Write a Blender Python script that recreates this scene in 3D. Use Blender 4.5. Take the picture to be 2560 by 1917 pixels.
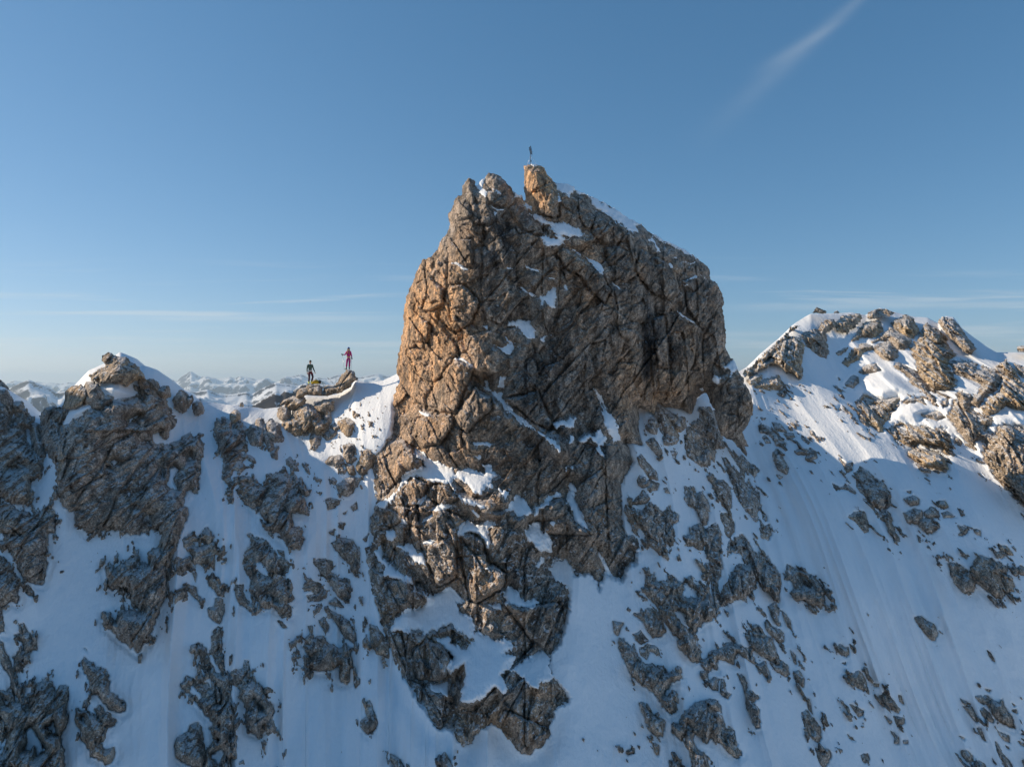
import bpy, bmesh, math, random
import numpy as np
from mathutils import Vector, Matrix

for o in list(bpy.data.objects):
    bpy.data.objects.remove(o, do_unlink=True)
SC = bpy.context.scene
COL = SC.collection

# ------------------------------------------------------------------ camera
FPX = 1706.67                      # focal length in photo pixels (24 mm on 36 mm)
CU, CV = 1280.0, 958.5
cam_d = bpy.data.cameras.new("camera")
cam_d.lens = 24.0
cam_d.sensor_width = 36.0
cam_d.clip_start = 0.5
cam_d.clip_end = 200000.0
cam = bpy.data.objects.new("camera", cam_d)
cam.location = (0, 0, 0)
cam.rotation_euler = (math.radians(90), 0, 0)
COL.objects.link(cam)
SC.camera = cam

# ------------------------------------------------------------------ sun, sky, exposure
SUN_DIR = Vector((-0.88, 0.20, 0.43)).normalized()     # towards the sun: left and a little behind the ridge
SUN_EL = math.asin(SUN_DIR.z)
SUN_AZ = math.atan2(SUN_DIR.x, SUN_DIR.y)
sun_d = bpy.data.lights.new("sun", 'SUN')
sun_d.energy = 4.9
sun_d.angle = math.radians(0.5)
sun_d.color = (1.0, 0.83, 0.62)
sun = bpy.data.objects.new("sun", sun_d)
sun.rotation_euler = SUN_DIR.to_track_quat('Z', 'Y').to_euler()
sun.location = (-60, 20, 60)
COL.objects.link(sun)

world = bpy.data.worlds.new("World")
SC.world = world
world.use_nodes = True
SC.view_settings.view_transform = 'Standard'
SC.view_settings.look = 'None'
SC.view_settings.exposure = 0.15
SC.view_settings.gamma = 1.0


class NT:
    """small helper to write node trees"""
    def __init__(self, tree):
        self.t = tree
        tree.nodes.clear()

    def n(self, kind, **kw):
        nd = self.t.nodes.new(kind)
        for k, v in kw.items():
            if k == 'ins':
                for kk, vv in v.items():
                    if isinstance(vv, bpy.types.NodeSocket):
                        self.t.links.new(vv, nd.inputs[kk])
                    else:
                        nd.inputs[kk].default_value = vv
            else:
                setattr(nd, k, v)
        return nd

    def math(self, op, a, b=None, c=None, clamp=False):
        nd = self.t.nodes.new('ShaderNodeMath')
        nd.operation = op
        nd.use_clamp = clamp
        for i, v in enumerate((a, b, c)):
            if v is None:
                continue
            if isinstance(v, bpy.types.NodeSocket):
                self.t.links.new(v, nd.inputs[i])
            else:
                nd.inputs[i].default_value = v
        return nd.outputs[0]

    def mix(self, fac, a, b, blend='MIX'):
        nd = self.t.nodes.new('ShaderNodeMix')
        nd.data_type = 'RGBA'
        nd.blend_type = blend
        for sock, v in ((nd.inputs[0], fac), (nd.inputs[6], a), (nd.inputs[7], b)):
            if isinstance(v, bpy.types.NodeSocket):
                self.t.links.new(v, sock)
            else:
                sock.default_value = v if not isinstance(v, tuple) else (v + (1.0,) if len(v) == 3 else v)
        return nd.outputs[2]

    def ramp(self, fac, stops):
        nd = self.t.nodes.new('ShaderNodeValToRGB')
        self.t.links.new(fac, nd.inputs[0])
        el = nd.color_ramp.elements
        el[0].position, el[0].color = stops[0][0], stops[0][1]
        el[1].position, el[1].color = stops[-1][0], stops[-1][1]
        for p, c in stops[1:-1]:
            e = el.new(p)
            e.color = c
        return nd.outputs[0]

    def smooth(self, x, lo, hi, to0=0.0, to1=1.0):
        nd = self.t.nodes.new('ShaderNodeMapRange')
        nd.interpolation_type = 'SMOOTHSTEP'
        self.t.links.new(x, nd.inputs[0])
        nd.inputs[1].default_value = lo
        nd.inputs[2].default_value = hi
        nd.inputs[3].default_value = to0
        nd.inputs[4].default_value = to1
        return nd.outputs[0]


def build_world():
    w = NT(world.node_tree)
    out = w.n('ShaderNodeOutputWorld')
    sky = w.n('ShaderNodeTexSky')
    sky.sky_type = 'NISHITA'
    sky.sun_disc = False
    sky.sun_elevation = SUN_EL
    sky.sun_rotation = SUN_AZ
    sky.altitude = 1500
    sky.air_density = 1.0
    sky.dust_density = 0.35
    sky.ozone_density = 3.0
    tc = w.n('ShaderNodeTexCoord')
    sep = w.n('ShaderNodeSeparateXYZ', ins={0: tc.outputs['Generated']})
    x, y, z = sep.outputs
    # direction angles in the sky: tan(azimuth) and tan(elevation) about the view north
    yy = w.math('MAXIMUM', y, 0.02)
    ta = w.math('DIVIDE', x, yy)
    te = w.math('DIVIDE', z, yy)
    # thin cirrus veils low over the horizon, drawn out sideways
    cv = w.n('ShaderNodeCombineXYZ', ins={0: w.math('MULTIPLY', ta, 1.6), 1: w.math('MULTIPLY', te, 17.0), 2: 0.3})
    wob = w.n('ShaderNodeTexNoise', ins={'Vector': cv.outputs[0], 'Scale': 1.3, 'Detail': 3.0})
    cv2 = w.n('ShaderNodeCombineXYZ', ins={0: w.math('MULTIPLY', ta, 2.2),
                                          1: w.math('ADD', w.math('MULTIPLY', te, 60.0), w.math('MULTIPLY', wob.outputs[0], 1.6)), 2: 3.1})
    ci = w.n('ShaderNodeTexNoise', ins={'Vector': cv2.outputs[0], 'Scale': 1.5, 'Detail': 9.0, 'Roughness': 0.55})
    cir = w.smooth(ci.outputs[0], 0.50, 0.72)
    band = w.math('MULTIPLY', w.smooth(te, 0.0, 0.05), w.smooth(te, 0.11, 0.20, 1.0, 0.0))
    cir = w.math('MULTIPLY', w.math('MULTIPLY', cir, band), 0.38)

    def trail(p0, p1, w0, w1, strength, fade0, fade1, seed):
        # soft line between two directions of the sky (given as tangents), widening along it
        (a0, e0), (a1, e1) = p0, p1
        dx, dy = a1 - a0, e1 - e0
        L = math.hypot(dx, dy)
        dx, dy = dx / L, dy / L
        pa = w.math('SUBTRACT', ta, a0)
        pe = w.math('SUBTRACT', te, e0)
        t = w.math('DIVIDE', w.math('ADD', w.math('MULTIPLY', pa, dx), w.math('MULTIPLY', pe, dy)), L)
        s = w.math('SUBTRACT', w.math('MULTIPLY', pa, dy), w.math('MULTIPLY', pe, dx))
        nz = w.n('ShaderNodeTexNoise', ins={'Vector': w.n('ShaderNodeCombineXYZ', ins={0: ta, 1: te, 2: seed}).outputs[0],
                                           'Scale': 9.0, 'Detail': 6.0, 'Roughness': 0.6})
        s = w.math('ADD', s, w.math('MULTIPLY', w.math('SUBTRACT', nz.outputs[0], 0.5), w0 * 0.8))
        wd = w.math('ADD', w0, w.math('MULTIPLY', t, w1 - w0))
        q = w.math('DIVIDE', s, wd)
        g = w.math('POWER', 2.718, w.math('MULTIPLY', w.math('MULTIPLY', q, q), -1.0))
        f = w.math('MULTIPLY', w.smooth(t, fade0[0], fade0[1]), w.smooth(t, fade1[0], fade1[1], 1.0, 0.0))
        br = w.math('ADD', 0.55, w.math('MULTIPLY', nz.outputs[0], 0.9))
        return w.math('MULTIPLY', w.math('MULTIPLY', w.math('MULTIPLY', g, f), br), strength)

    def T(u, v):
        return ((u - CU) / FPX, (CV - v) / FPX)
    tr = [trail(T(2180, -30), T(1740, 360), 0.007, 0.019, 0.085, (-0.5, 0.1), (0.35, 1.1), 1.0),
          trail(T(2090, 62), T(1890, 180), 0.006, 0.010, 0.07, (-0.3, 0.3), (0.6, 1.2), 2.0),
          trail(T(2700, 757), T(1800, 770), 0.0035, 0.006, 0.24, (-0.5, 0.0), (0.6, 1.15), 3.0),
          trail(T(2000, 835), T(1780, 835), 0.003, 0.004, 0.16, (-0.2, 0.2), (0.8, 1.5), 4.0),
          trail(T(1960, 862), T(1780, 848), 0.003, 0.004, 0.16, (-0.2, 0.2), (0.8, 1.5), 5.0),
          trail(T(150, 782), T(1000, 800), 0.003, 0.006, 0.12, (-0.2, 0.4), (0.6, 1.2), 6.0),
          trail(T(300, 800), T(990, 795), 0.003, 0.005, 0.16, (-0.2, 0.4), (0.7, 1.2), 7.0)]
    tot = cir
    for q in tr:
        tot = w.math('ADD', tot, q)
    tot = w.math('MINIMUM', tot, 0.8)
    front = w.smooth(y, 0.05, 0.3)
    tot = w.math('MULTIPLY', tot, front)
    # the clear winter air of the photograph: a flatter run from zenith to horizon than the model gives
    sc = w.n('ShaderNodeSeparateColor', ins={0: sky.outputs[0]})
    ch = []
    for i, (k, gain, gam) in enumerate(((0.73, 0.99, 1.0), (0.945, 0.715, 0.757), (1.0, 0.755, 0.69))):
        v = w.math('POWER', w.math('MULTIPLY', sc.outputs[i], k * 0.108), gam)
        ch.append(w.math('MULTIPLY', v, gain / 0.108))
    tint = w.n('ShaderNodeCombineColor', ins={0: ch[0], 1: ch[1], 2: ch[2]}).outputs[0]
    col = w.mix(tot, tint, (5.6, 6.0, 6.2))
    bg = w.n('ShaderNodeBackground', ins={'Color': col, 'Strength': 0.113})
    w.t.links.new(bg.outputs[0], out.inputs[0])


build_world()
# ------------------------------------------------------------------ numpy noise
def _hash(ix, iy, iz, seed):
    n = (ix.astype(np.uint32) * np.uint32(374761393) + iy.astype(np.uint32) * np.uint32(668265263)
         + iz.astype(np.uint32) * np.uint32(2147483647 - 7919) + np.uint32((seed * 1013904223) & 0xffffffff))
    n = (n ^ (n >> np.uint32(13))) * np.uint32(1274126177)
    n = (n ^ (n >> np.uint32(15))) * np.uint32(2246822519)
    n ^= n >> np.uint32(16)
    return n.astype(np.float32) * np.float32(1.0 / 4294967295.0)


def vnoise(x, y, z, seed=0):
    x = x.astype(np.float32); y = y.astype(np.float32); z = z.astype(np.float32)
    fx, fy, fz = np.floor(x), np.floor(y), np.floor(z)
    ix, iy, iz = fx.astype(np.int64), fy.astype(np.int64), fz.astype(np.int64)
    tx, ty, tz = x - fx, y - fy, z - fz
    tx = tx * tx * tx * (tx * (tx * 6 - 15) + 10)
    ty = ty * ty * ty * (ty * (ty * 6 - 15) + 10)
    tz = tz * tz * tz * (tz * (tz * 6 - 15) + 10)
    r = 0
    for dx in (0, 1):
        wx = tx if dx else 1 - tx
        for dy in (0, 1):
            wy = ty if dy else 1 - ty
            for dz in (0, 1):
                wz = tz if dz else 1 - tz
                r = r + wx * wy * wz * _hash(ix + dx, iy + dy, iz + dz, seed)
    return r * 2 - 1


def fbm(x, y, z, octv=4, gain=0.5, lac=2.03, seed=0, ridged=False):
    a, s, t = 1.0, 0.0, 0.0
    for i in range(octv):
        n = vnoise(x, y, z, seed + i * 17)
        if ridged:
            n = 1 - 2 * np.abs(n)
        s = s + a * n
        t += a
        a *= gain
        x, y, z = x * lac + 11.3, y * lac + 5.7, z * lac + 3.1
    return s / t


def facets(a, b, seed):
    """broken rock: every Voronoi cell is its own tilted plane. returns plane height, distance to the crack"""
    a = a.astype(np.float32); b = b.astype(np.float32)
    ia, ib = np.floor(a).astype(np.int64), np.floor(b).astype(np.int64)
    f1 = np.full(a.shape, 9e9, np.float32); f2 = f1.copy()
    h = np.zeros_like(f1)
    zz = np.zeros_like(ia)
    for da in (-1, 0, 1):
        for db in (-1, 0, 1):
            ca, cb = ia + da, ib + db
            pa = ca + 0.1 + 0.8 * _hash(ca, cb, zz, seed)
            pb = cb + 0.1 + 0.8 * _hash(ca, cb, zz, seed + 1)
            ra, rb = a - pa.astype(np.float32), b - pb.astype(np.float32)
            d = ra * ra + rb * rb
            ta = _hash(ca, cb, zz, seed + 2) * 2 - 1
            tb = _hash(ca, cb, zz, seed + 3) * 2 - 1
            hh = (_hash(ca, cb, zz, seed + 4) * 2 - 1) * 0.6 + ta * ra * 1.1 + tb * rb * 1.1
            near = d < f1
            f2 = np.where(near, f1, np.minimum(f2, d))
            h = np.where(near, hh, h)
            f1 = np.where(near, d, f1)
    return h, np.sqrt(f2) - np.sqrt(f1)


def sstep(x, lo, hi):
    t = np.clip((x - lo) / (hi - lo), 0, 1)
    return t * t * (3 - 2 * t)


class TPS:
    """thin plate spline through control points (u, v, value)"""
    def __init__(self, pts, reg=1e-3):
        p = np.array(pts, dtype=np.float64)
        self.c = p[:, :2] / 1000.0
        n = len(p)
        d = self._k(np.linalg.norm(self.c[:, None] - self.c[None], axis=2)) + np.eye(n) * reg
        P = np.hstack([np.ones((n, 1)), self.c])
        A = np.zeros((n + 3, n + 3)); A[:n, :n] = d; A[:n, n:] = P; A[n:, :n] = P.T
        b = np.zeros(n + 3); b[:n] = p[:, 2]
        s = np.linalg.solve(A, b)
        self.w, self.a = s[:n], s[n:]

    @staticmethod
    def _k(r):
        return r * r * np.log(r + 1e-9)

    def __call__(self, u, v):
        u = np.asarray(u, np.float64) / 1000; v = np.asarray(v, np.float64) / 1000
        r = self.a[0] + self.a[1] * u + self.a[2] * v
        for (cx, cy), w in zip(self.c, self.w):
            r = r + w * self._k(np.sqrt((u - cx) ** 2 + (v - cy) ** 2))
        return r.astype(np.float32)


def poly_sdf(pts, U, V):
    """signed distance in photo pixels, positive inside"""
    P = np.array(pts, dtype=np.float32)
    best = np.full(U.shape, 1e12, np.float32)
    ins = np.zeros(U.shape, bool)
    n = len(P)
    for i in range(n):
        ax, ay = P[i]; bx, by = P[(i + 1) % n]
        ex, ey = bx - ax, by - ay
        wx, wy = U - ax, V - ay
        t = np.clip((wx * ex + wy * ey) / (ex * ex + ey * ey + 1e-9), 0, 1)
        dx, dy = wx - ex * t, wy - ey * t
        best = np.minimum(best, dx * dx + dy * dy)
        if ay != by:
            c = ((ay > V) != (by > V)) & (U < (bx - ax) * (V - ay) / (by - ay) + ax)
            ins ^= c
    d = np.sqrt(best)
    return np.where(ins, d, -d)


# ------------------------------------------------------------------ object helpers
def world_pt(u, v, Y):
    """a point of the place from a direction seen in the photo and its distance in metres"""
    return ((u - CU) / FPX * Y, Y, (CV - v) / FPX * Y)


def tag(o, label=None, cat=None, group=None, kind=None):
    if label: o['label'] = label
    if cat: o['category'] = cat
    if group: o['group'] = group
    if kind: o['kind'] = kind
    return o


def link_mesh(name, verts, faces, mat, parent=None, smooth=True, attrs=None):
    """verts (n,3) float array, faces (m,4) or (m,3) int array"""
    me = bpy.data.meshes.new(name)
    verts = np.ascontiguousarray(verts, np.float32)
    faces = np.ascontiguousarray(faces, np.int32)
    k = faces.shape[1]
    me.vertices.add(len(verts)); me.vertices.foreach_set('co', verts.ravel())
    me.loops.add(faces.size); me.loops.foreach_set('vertex_index', faces.ravel())
    me.polygons.add(len(faces))
    me.polygons.foreach_set('loop_start', np.arange(0, faces.size, k, dtype=np.int32))
    me.polygons.foreach_set('loop_total', np.full(len(faces), k, np.int32))
    if smooth:
        me.polygons.foreach_set('use_smooth', np.ones(len(faces), bool))
    me.update(calc_edges=True)
    if attrs:
        for an, av in attrs.items():
            at = me.attributes.new(an, 'FLOAT', 'POINT')
            at.data.foreach_set('value', np.ascontiguousarray(av, np.float32))
    me.materials.append(mat)
    o = bpy.data.objects.new(name, me)
    COL.objects.link(o)
    if parent: o.parent = parent
    return o


def grid_faces(keep):
    """cells (ny-1,nx-1) of a lattice -> quad faces"""
    ny, nx = keep.shape[0] + 1, keep.shape[1] + 1
    idx = np.arange(ny * nx).reshape(ny, nx)
    a, b, c, d = idx[:-1, :-1][keep], idx[1:, :-1][keep], idx[1:, 1:][keep], idx[:-1, 1:][keep]
    return np.stack([a, b, c, d], 1)


def compact(P, F, extra=None):
    used = np.zeros(len(P), bool); used[F.ravel()] = True
    mp = np.cumsum(used) - 1
    ex = {k: v[used] for k, v in (extra or {}).items()}
    return P[used], mp[F], ex
# ------------------------------------------------------------------ materials
def new_mat(name):
    m = bpy.data.materials.new(name)
    m.use_nodes = True
    return m, NT(m.node_tree)


def coords(w, scale=(1, 1, 1), rot=(0, 0, 0)):
    g = w.n('ShaderNodeNewGeometry')
    mp = w.n('ShaderNodeMapping', ins={'Vector': g.outputs['Position'], 'Scale': scale, 'Rotation': rot})
    return mp.outputs[0]


def finish(w, bsdf):
    o = w.n('ShaderNodeOutputMaterial')
    w.t.links.new(bsdf.outputs[0], o.inputs[0])


def snow_material():
    m, w = new_mat('snow')
    p = coords(w)
    fine = w.n('ShaderNodeTexNoise', ins={'Vector': coords(w, (1.3, 1.0, 0.9), (0.5, 0.3, 0)), 'Scale': 5.0, 'Detail': 6.0, 'Roughness': 0.55})
    grain = w.n('ShaderNodeTexNoise', ins={'Vector': p, 'Scale': 26.0, 'Detail': 4.0, 'Roughness': 0.6})
    run = w.n('ShaderNodeTexNoise', ins={'Vector': coords(w, (2.2, 0.22, 0.22)), 'Scale': 1.6, 'Detail': 6.0, 'Roughness': 0.6, 'Distortion': 0.3})
    b1 = w.n('ShaderNodeBump', ins={'Height': run.outputs[0], 'Strength': 0.4, 'Distance': 0.12})
    b2 = w.n('ShaderNodeBump', ins={'Height': fine.outputs[0], 'Strength': 0.42, 'Distance': 0.10, 'Normal': b1.outputs[0]})
    b3 = w.n('ShaderNodeBump', ins={'Height': grain.outputs[0], 'Strength': 0.4, 'Distance': 0.025, 'Normal': b2.outputs[0]})
    pt = w.n('ShaderNodeTexNoise', ins={'Vector': p, 'Scale': 0.7, 'Detail': 5.0})
    col = w.mix(pt.outputs[0], (0.84, 0.875, 0.91), (0.89, 0.91, 0.93))
    bs = w.n('ShaderNodeBsdfPrincipled', ins={'Base Color': col, 'Roughness': 0.62, 'Normal': b3.outputs[0],
                                             'Specular IOR Level': 0.25})
    finish(w, bs)
    return m


def rock_material(name, base, warm, dark, warm_amt, snow_amt=0.5):
    m, w = new_mat(name)
    p = coords(w)
    g = w.n('ShaderNodeNewGeometry')
    big = w.n('ShaderNodeTexNoise', ins={'Vector': p, 'Scale': 0.35, 'Detail': 7.0, 'Roughness': 0.6})
    mid = w.n('ShaderNodeTexNoise', ins={'Vector': coords(w, (1, 1, 0.45), (0, 0.5, 0)), 'Scale': 1.7, 'Detail': 9.0, 'Roughness': 0.68})
    fin = w.n('ShaderNodeTexNoise', ins={'Vector': p, 'Scale': 9.0, 'Detail': 8.0, 'Roughness': 0.72})
    streak = w.n('ShaderNodeTexNoise', ins={'Vector': coords(w, (1.3, 1.3, 0.10)), 'Scale': 0.9, 'Detail': 6.0, 'Roughness': 0.6})
    at = w.n('ShaderNodeAttribute', attribute_name='warm')
    dk = w.n('ShaderNodeAttribute', attribute_name='stain_shade')
    # tone variation
    v1 = w.smooth(mid.outputs[0], 0.32, 0.70, 0.42, 1.55)
    v2 = w.smooth(fin.outputs[0], 0.36, 0.66, 0.50, 1.50)
    gr = w.n('ShaderNodeTexNoise', ins={'Vector': p, 'Scale': 24.0, 'Detail': 6.0, 'Roughness': 0.75})
    v3 = w.smooth(gr.outputs[0], 0.36, 0.64, 0.55, 1.45)
    tone = w.math('MULTIPLY', w.math('MULTIPLY', v1, v2), v3)
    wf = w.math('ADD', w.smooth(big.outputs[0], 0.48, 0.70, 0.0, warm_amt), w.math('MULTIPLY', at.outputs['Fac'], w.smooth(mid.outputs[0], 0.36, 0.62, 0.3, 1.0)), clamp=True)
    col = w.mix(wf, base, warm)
    sf = w.math('ADD', w.smooth(streak.outputs[0], 0.56, 0.70, 0.0, 0.28), w.math('MULTIPLY', dk.outputs['Fac'], w.smooth(streak.outputs[0], 0.36, 0.56)), clamp=True)
    col = w.mix(sf, col, dark)
    rb = w.n('ShaderNodeTexNoise', ins={'Vector': coords(w, (0.5, 0.5, 0.22), (0, 0.5, 0)), 'Scale': 1.1, 'Detail': 7.0, 'Roughness': 0.65})
    col = w.mix(w.smooth(rb.outputs[0], 0.56, 0.68, 0.0, 0.5), col, (0.37, 0.245, 0.14))
    col = w.mix(w.smooth(rb.outputs[0], 0.44, 0.34, 0.0, 0.45), col, (0.30, 0.285, 0.27))
    # pale lichen and calcite flecks
    vo = w.n('ShaderNodeTexVoronoi', ins={'Vector': p, 'Scale': 6.5})
    fl = w.math('MULTIPLY', w.smooth(vo.outputs['Distance'], 0.10, 0.20, 1.0, 0.0), w.smooth(big.outputs[0], 0.42, 0.6, 0.0, 0.45))
    col = w.mix(fl, col, (0.42, 0.38, 0.33))
    tn = w.n('ShaderNodeCombineColor', ins={0: tone, 1: tone, 2: tone})
    col = w.mix(1.0, col, tn.outputs[0], 'MULTIPLY')
    # thin snow caught on the small flat steps
    sp = w.n('ShaderNodeSeparateXYZ', ins={0: g.outputs['Normal']})
    sn = w.math('ADD', sp.outputs[2], w.math('MULTIPLY', w.math('SUBTRACT', mid.outputs[0], 0.5), 0.9))
    sn = w.math('ADD', sn, w.math('MULTIPLY', w.math('SUBTRACT', fin.outputs[0], 0.5), 0.7))
    snf = w.math('MULTIPLY', w.smooth(sn, 0.80, 0.90), snow_amt)
    fk = w.n('ShaderNodeTexNoise', ins={'Vector': coords(w, (1, 1, 1.6)), 'Scale': 3.1, 'Detail': 7.0, 'Roughness': 0.6})
    du = w.n('ShaderNodeAttribute', attribute_name='dust')
    fkv = w.math('ADD', fk.outputs[0], w.math('MULTIPLY', du.outputs['Fac'], 0.11))
    fks = w.math('MULTIPLY', w.smooth(fkv, 0.655, 0.675), w.smooth(w.math('ADD', sp.outputs[2], w.math('MULTIPLY', du.outputs['Fac'], 0.30)), 0.05, 0.30))
    snf = w.math('MAXIMUM', snf, w.math('MULTIPLY', fks, snow_amt * 1.6), clamp=True)
    col = w.mix(snf, col, (0.80, 0.83, 0.87))
    crk = w.n('ShaderNodeTexVoronoi', ins={'Vector': coords(w, (1, 1, 0.6), (0, 0.7, 0)), 'Scale': 1.9})
    crk.feature = 'DISTANCE_TO_EDGE'
    ch = w.smooth(crk.outputs['Distance'], 0.0, 0.05, 0.0, 1.0)
    b0 = w.n('ShaderNodeBump', ins={'Height': ch, 'Strength': 0.35, 'Distance': 0.08})
    va = w.n('ShaderNodeTexVoronoi', ins={'Vector': coords(w, (1.0, 1.0, 0.55), (0.2, 0.6, 0.1)), 'Scale': 3.4})
    vb = w.n('ShaderNodeTexVoronoi', ins={'Vector': coords(w, (1.0, 1.0, 0.6), (0.1, -0.5, 0.3)), 'Scale': 9.0})
    ba = w.n('ShaderNodeBump', ins={'Height': va.outputs['Distance'], 'Strength': 0.8, 'Distance': -0.16, 'Normal': b0.outputs[0]})
    bb = w.n('ShaderNodeBump', ins={'Height': vb.outputs['Distance'], 'Strength': 0.8, 'Distance': -0.06, 'Normal': ba.outputs[0]})
    b1 = w.n('ShaderNodeBump', ins={'Height': mid.outputs[0], 'Strength': 0.5, 'Distance': 0.10, 'Normal': bb.outputs[0]})
    b2 = w.n('ShaderNodeBump', ins={'Height': fin.outputs[0], 'Strength': 0.9, 'Distance': 0.085, 'Normal': b1.outputs[0]})
    bs = w.n('ShaderNodeBsdfPrincipled', ins={'Base Color': col, 'Roughness': 0.9, 'Normal': b2.outputs[0], 'Specular IOR Level': 0.2})
    finish(w, bs)
    return m


def plain(name, col, rough=0.6, metal=0.0, var=0.15, scale=30.0):
    m, w = new_mat(name)
    nz = w.n('ShaderNodeTexNoise', ins={'Vector': coords(w), 'Scale': scale, 'Detail': 4.0})
    d = tuple(c * (1 - var) for c in col); l = tuple(min(1, c * (1 + var)) for c in col)
    c = w.mix(nz.outputs[0], d, l)
    b = w.n('ShaderNodeBump', ins={'Height': nz.outputs[0], 'Strength': 0.2, 'Distance': 0.01})
    bs = w.n('ShaderNodeBsdfPrincipled', ins={'Base Color': c, 'Roughness': rough, 'Metallic': metal, 'Normal': b.outputs[0]})
    finish(w, bs)
    return m


def range_material(name, rock, amount, steep):
    """far mountains: snow on the gentler ground, rock where it is steep"""
    m, w = new_mat(name)
    g = w.n('ShaderNodeNewGeometry')
    sp = w.n('ShaderNodeSeparateXYZ', ins={0: g.outputs['Normal']})
    n = w.n('ShaderNodeTexNoise', ins={'Vector': coords(w), 'Scale': steep, 'Detail': 8.0, 'Roughness': 0.7})
    f = w.math('ADD', sp.outputs[2], w.math('MULTIPLY', w.math('SUBTRACT', n.outputs[0], 0.5), 1.1))
    f = w.smooth(f, amount - 0.08, amount + 0.08)
    col = w.mix(f, rock, (0.82, 0.85, 0.88))
    bs = w.n('ShaderNodeBsdfPrincipled', ins={'Base Color': col, 'Roughness': 0.85, 'Specular IOR Level': 0.1})
    finish(w, bs)
    return m


SNOW = snow_material()
ROCK = rock_material('limestone', (0.43, 0.36, 0.30), (0.50, 0.36, 0.23), (0.11, 0.095, 0.085), 0.35, 0.45)
ROCK_T = rock_material('tower_limestone', (0.345, 0.29, 0.24), (0.66, 0.38, 0.19), (0.05, 0.045, 0.043), 0.35, 0.35)  # dark base stands for the wall's shade, bright warm tone for the sunlit flank
ROCK_R = rock_material('peak_limestone', (0.42, 0.35, 0.285), (0.48, 0.36, 0.23), (0.10, 0.09, 0.08), 0.4, 0.5)
# ------------------------------------------------------------------ outlines
# each view: origin and scale that turn the numbers below into photo directions (given their own distance later)
VIEWS = {'F': (0, 0, 1.1578), 'P': (0, 0, 1.0), 'c1': (700, 820, .13587), 'c2': (1240, 330, .09058), 'c3': (0, 840, .28986),
         'c4': (560, 880, .28986), 'c5': (960, 380, .28986), 'c6': (1400, 440, .28986), 'c7': (1800, 720, .3442),
         'd1': (0, 1200, .32609), 'd2': (400, 1280, .38462), 'd3': (880, 860, .28986), 'd4': (880, 1240, .40886),
         'd5': (1500, 980, .28986), 'd6': (1500, 1400, .31221), 'd7': (1900, 1200, .43307), 'e1': (0, 1500, .25316),
         'e2': (1740, 900, .14493), 'e3': (2200, 1540, .2277)}


def pts(view, txt):
    x0, y0, s = VIEWS[view]
    out = []
    for tok in txt.split():
        if ':' in tok:                      # switch of view inside a line
            view, tok = tok.split(':')
            x0, y0, s = VIEWS[view]
        a, b = tok.split(',')
        out.append((x0 + float(a) * s, y0 + float(b) * s))
    return out


TOWER = pts('d4', '''150,30 130,80 105,180 125,260 95,320 100,450 120,600 150,720 190,820 220,930 240,980 300,1120 380,1240 450,1350
 500,1420 610,1450 640,1510 680,1530 720,1500 760,1450 850,1400 930,1440 980,1520 1030,1580 1090,1580 1160,1530 1210,1460 1210,1420 1260,1300
 1330,1260 1340,1230 1300,1150 1200,1040 1230,980 1270,930 1310,820 1340,660 1330,560 1250,500 1215,440 1240,380 1300,400 1370,490 1440,480 1480,520
 1510,600 1545,480 1590,510 1665,530 d5:250,1520 350,1490 330,1340 215,1150 180,800 300,600 250,480 220,440 380,470 340,290 330,130
 470,185 500,100 640,140 790,180 830,60 870,20 920,10 980,160 1000,250 1040,370 1100,410 e2:620,1400 800,1580 870,1656 870,1580 850,1500 940,1500
 840,1350 810,1240 900,1130 910,1070 995,940 1005,780 980,660 940,580 890,480 820,400 820,320 740,185 c6:1530,1650
 1460,1540 1430,1450 1420,1320 1405,1200 1390,1140 1410,1080 1390,1000 1360,930 1300,880 1295,800 1260,770 1200,735 1100,660 1000,600 900,560 820,515
 760,470 700,410 c5:2208,625 2100,560 1900,450 1780,390 1700,350 1650,330 1640,300 1560,275 1500,270 1440,230 1390,150 1365,112 1300,122 1235,112
 1205,120 1205,200 1215,350 1215,410 1200,390 1120,350 1100,310 1060,280 1050,255 980,190 900,178 870,240 820,260 800,290 775,240 730,232 700,250 670,300
 670,370 610,400 590,480 555,540 570,620 550,690 490,760 470,850 400,900 330,930 250,1120 190,1250 165,1450 145,1656
 d3:390,80 385,230 410,320 390,370 340,500 335,600 320,700 310,790 240,900 190,950 155,1040 160,1100 190,1260 210,1330''')

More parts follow.
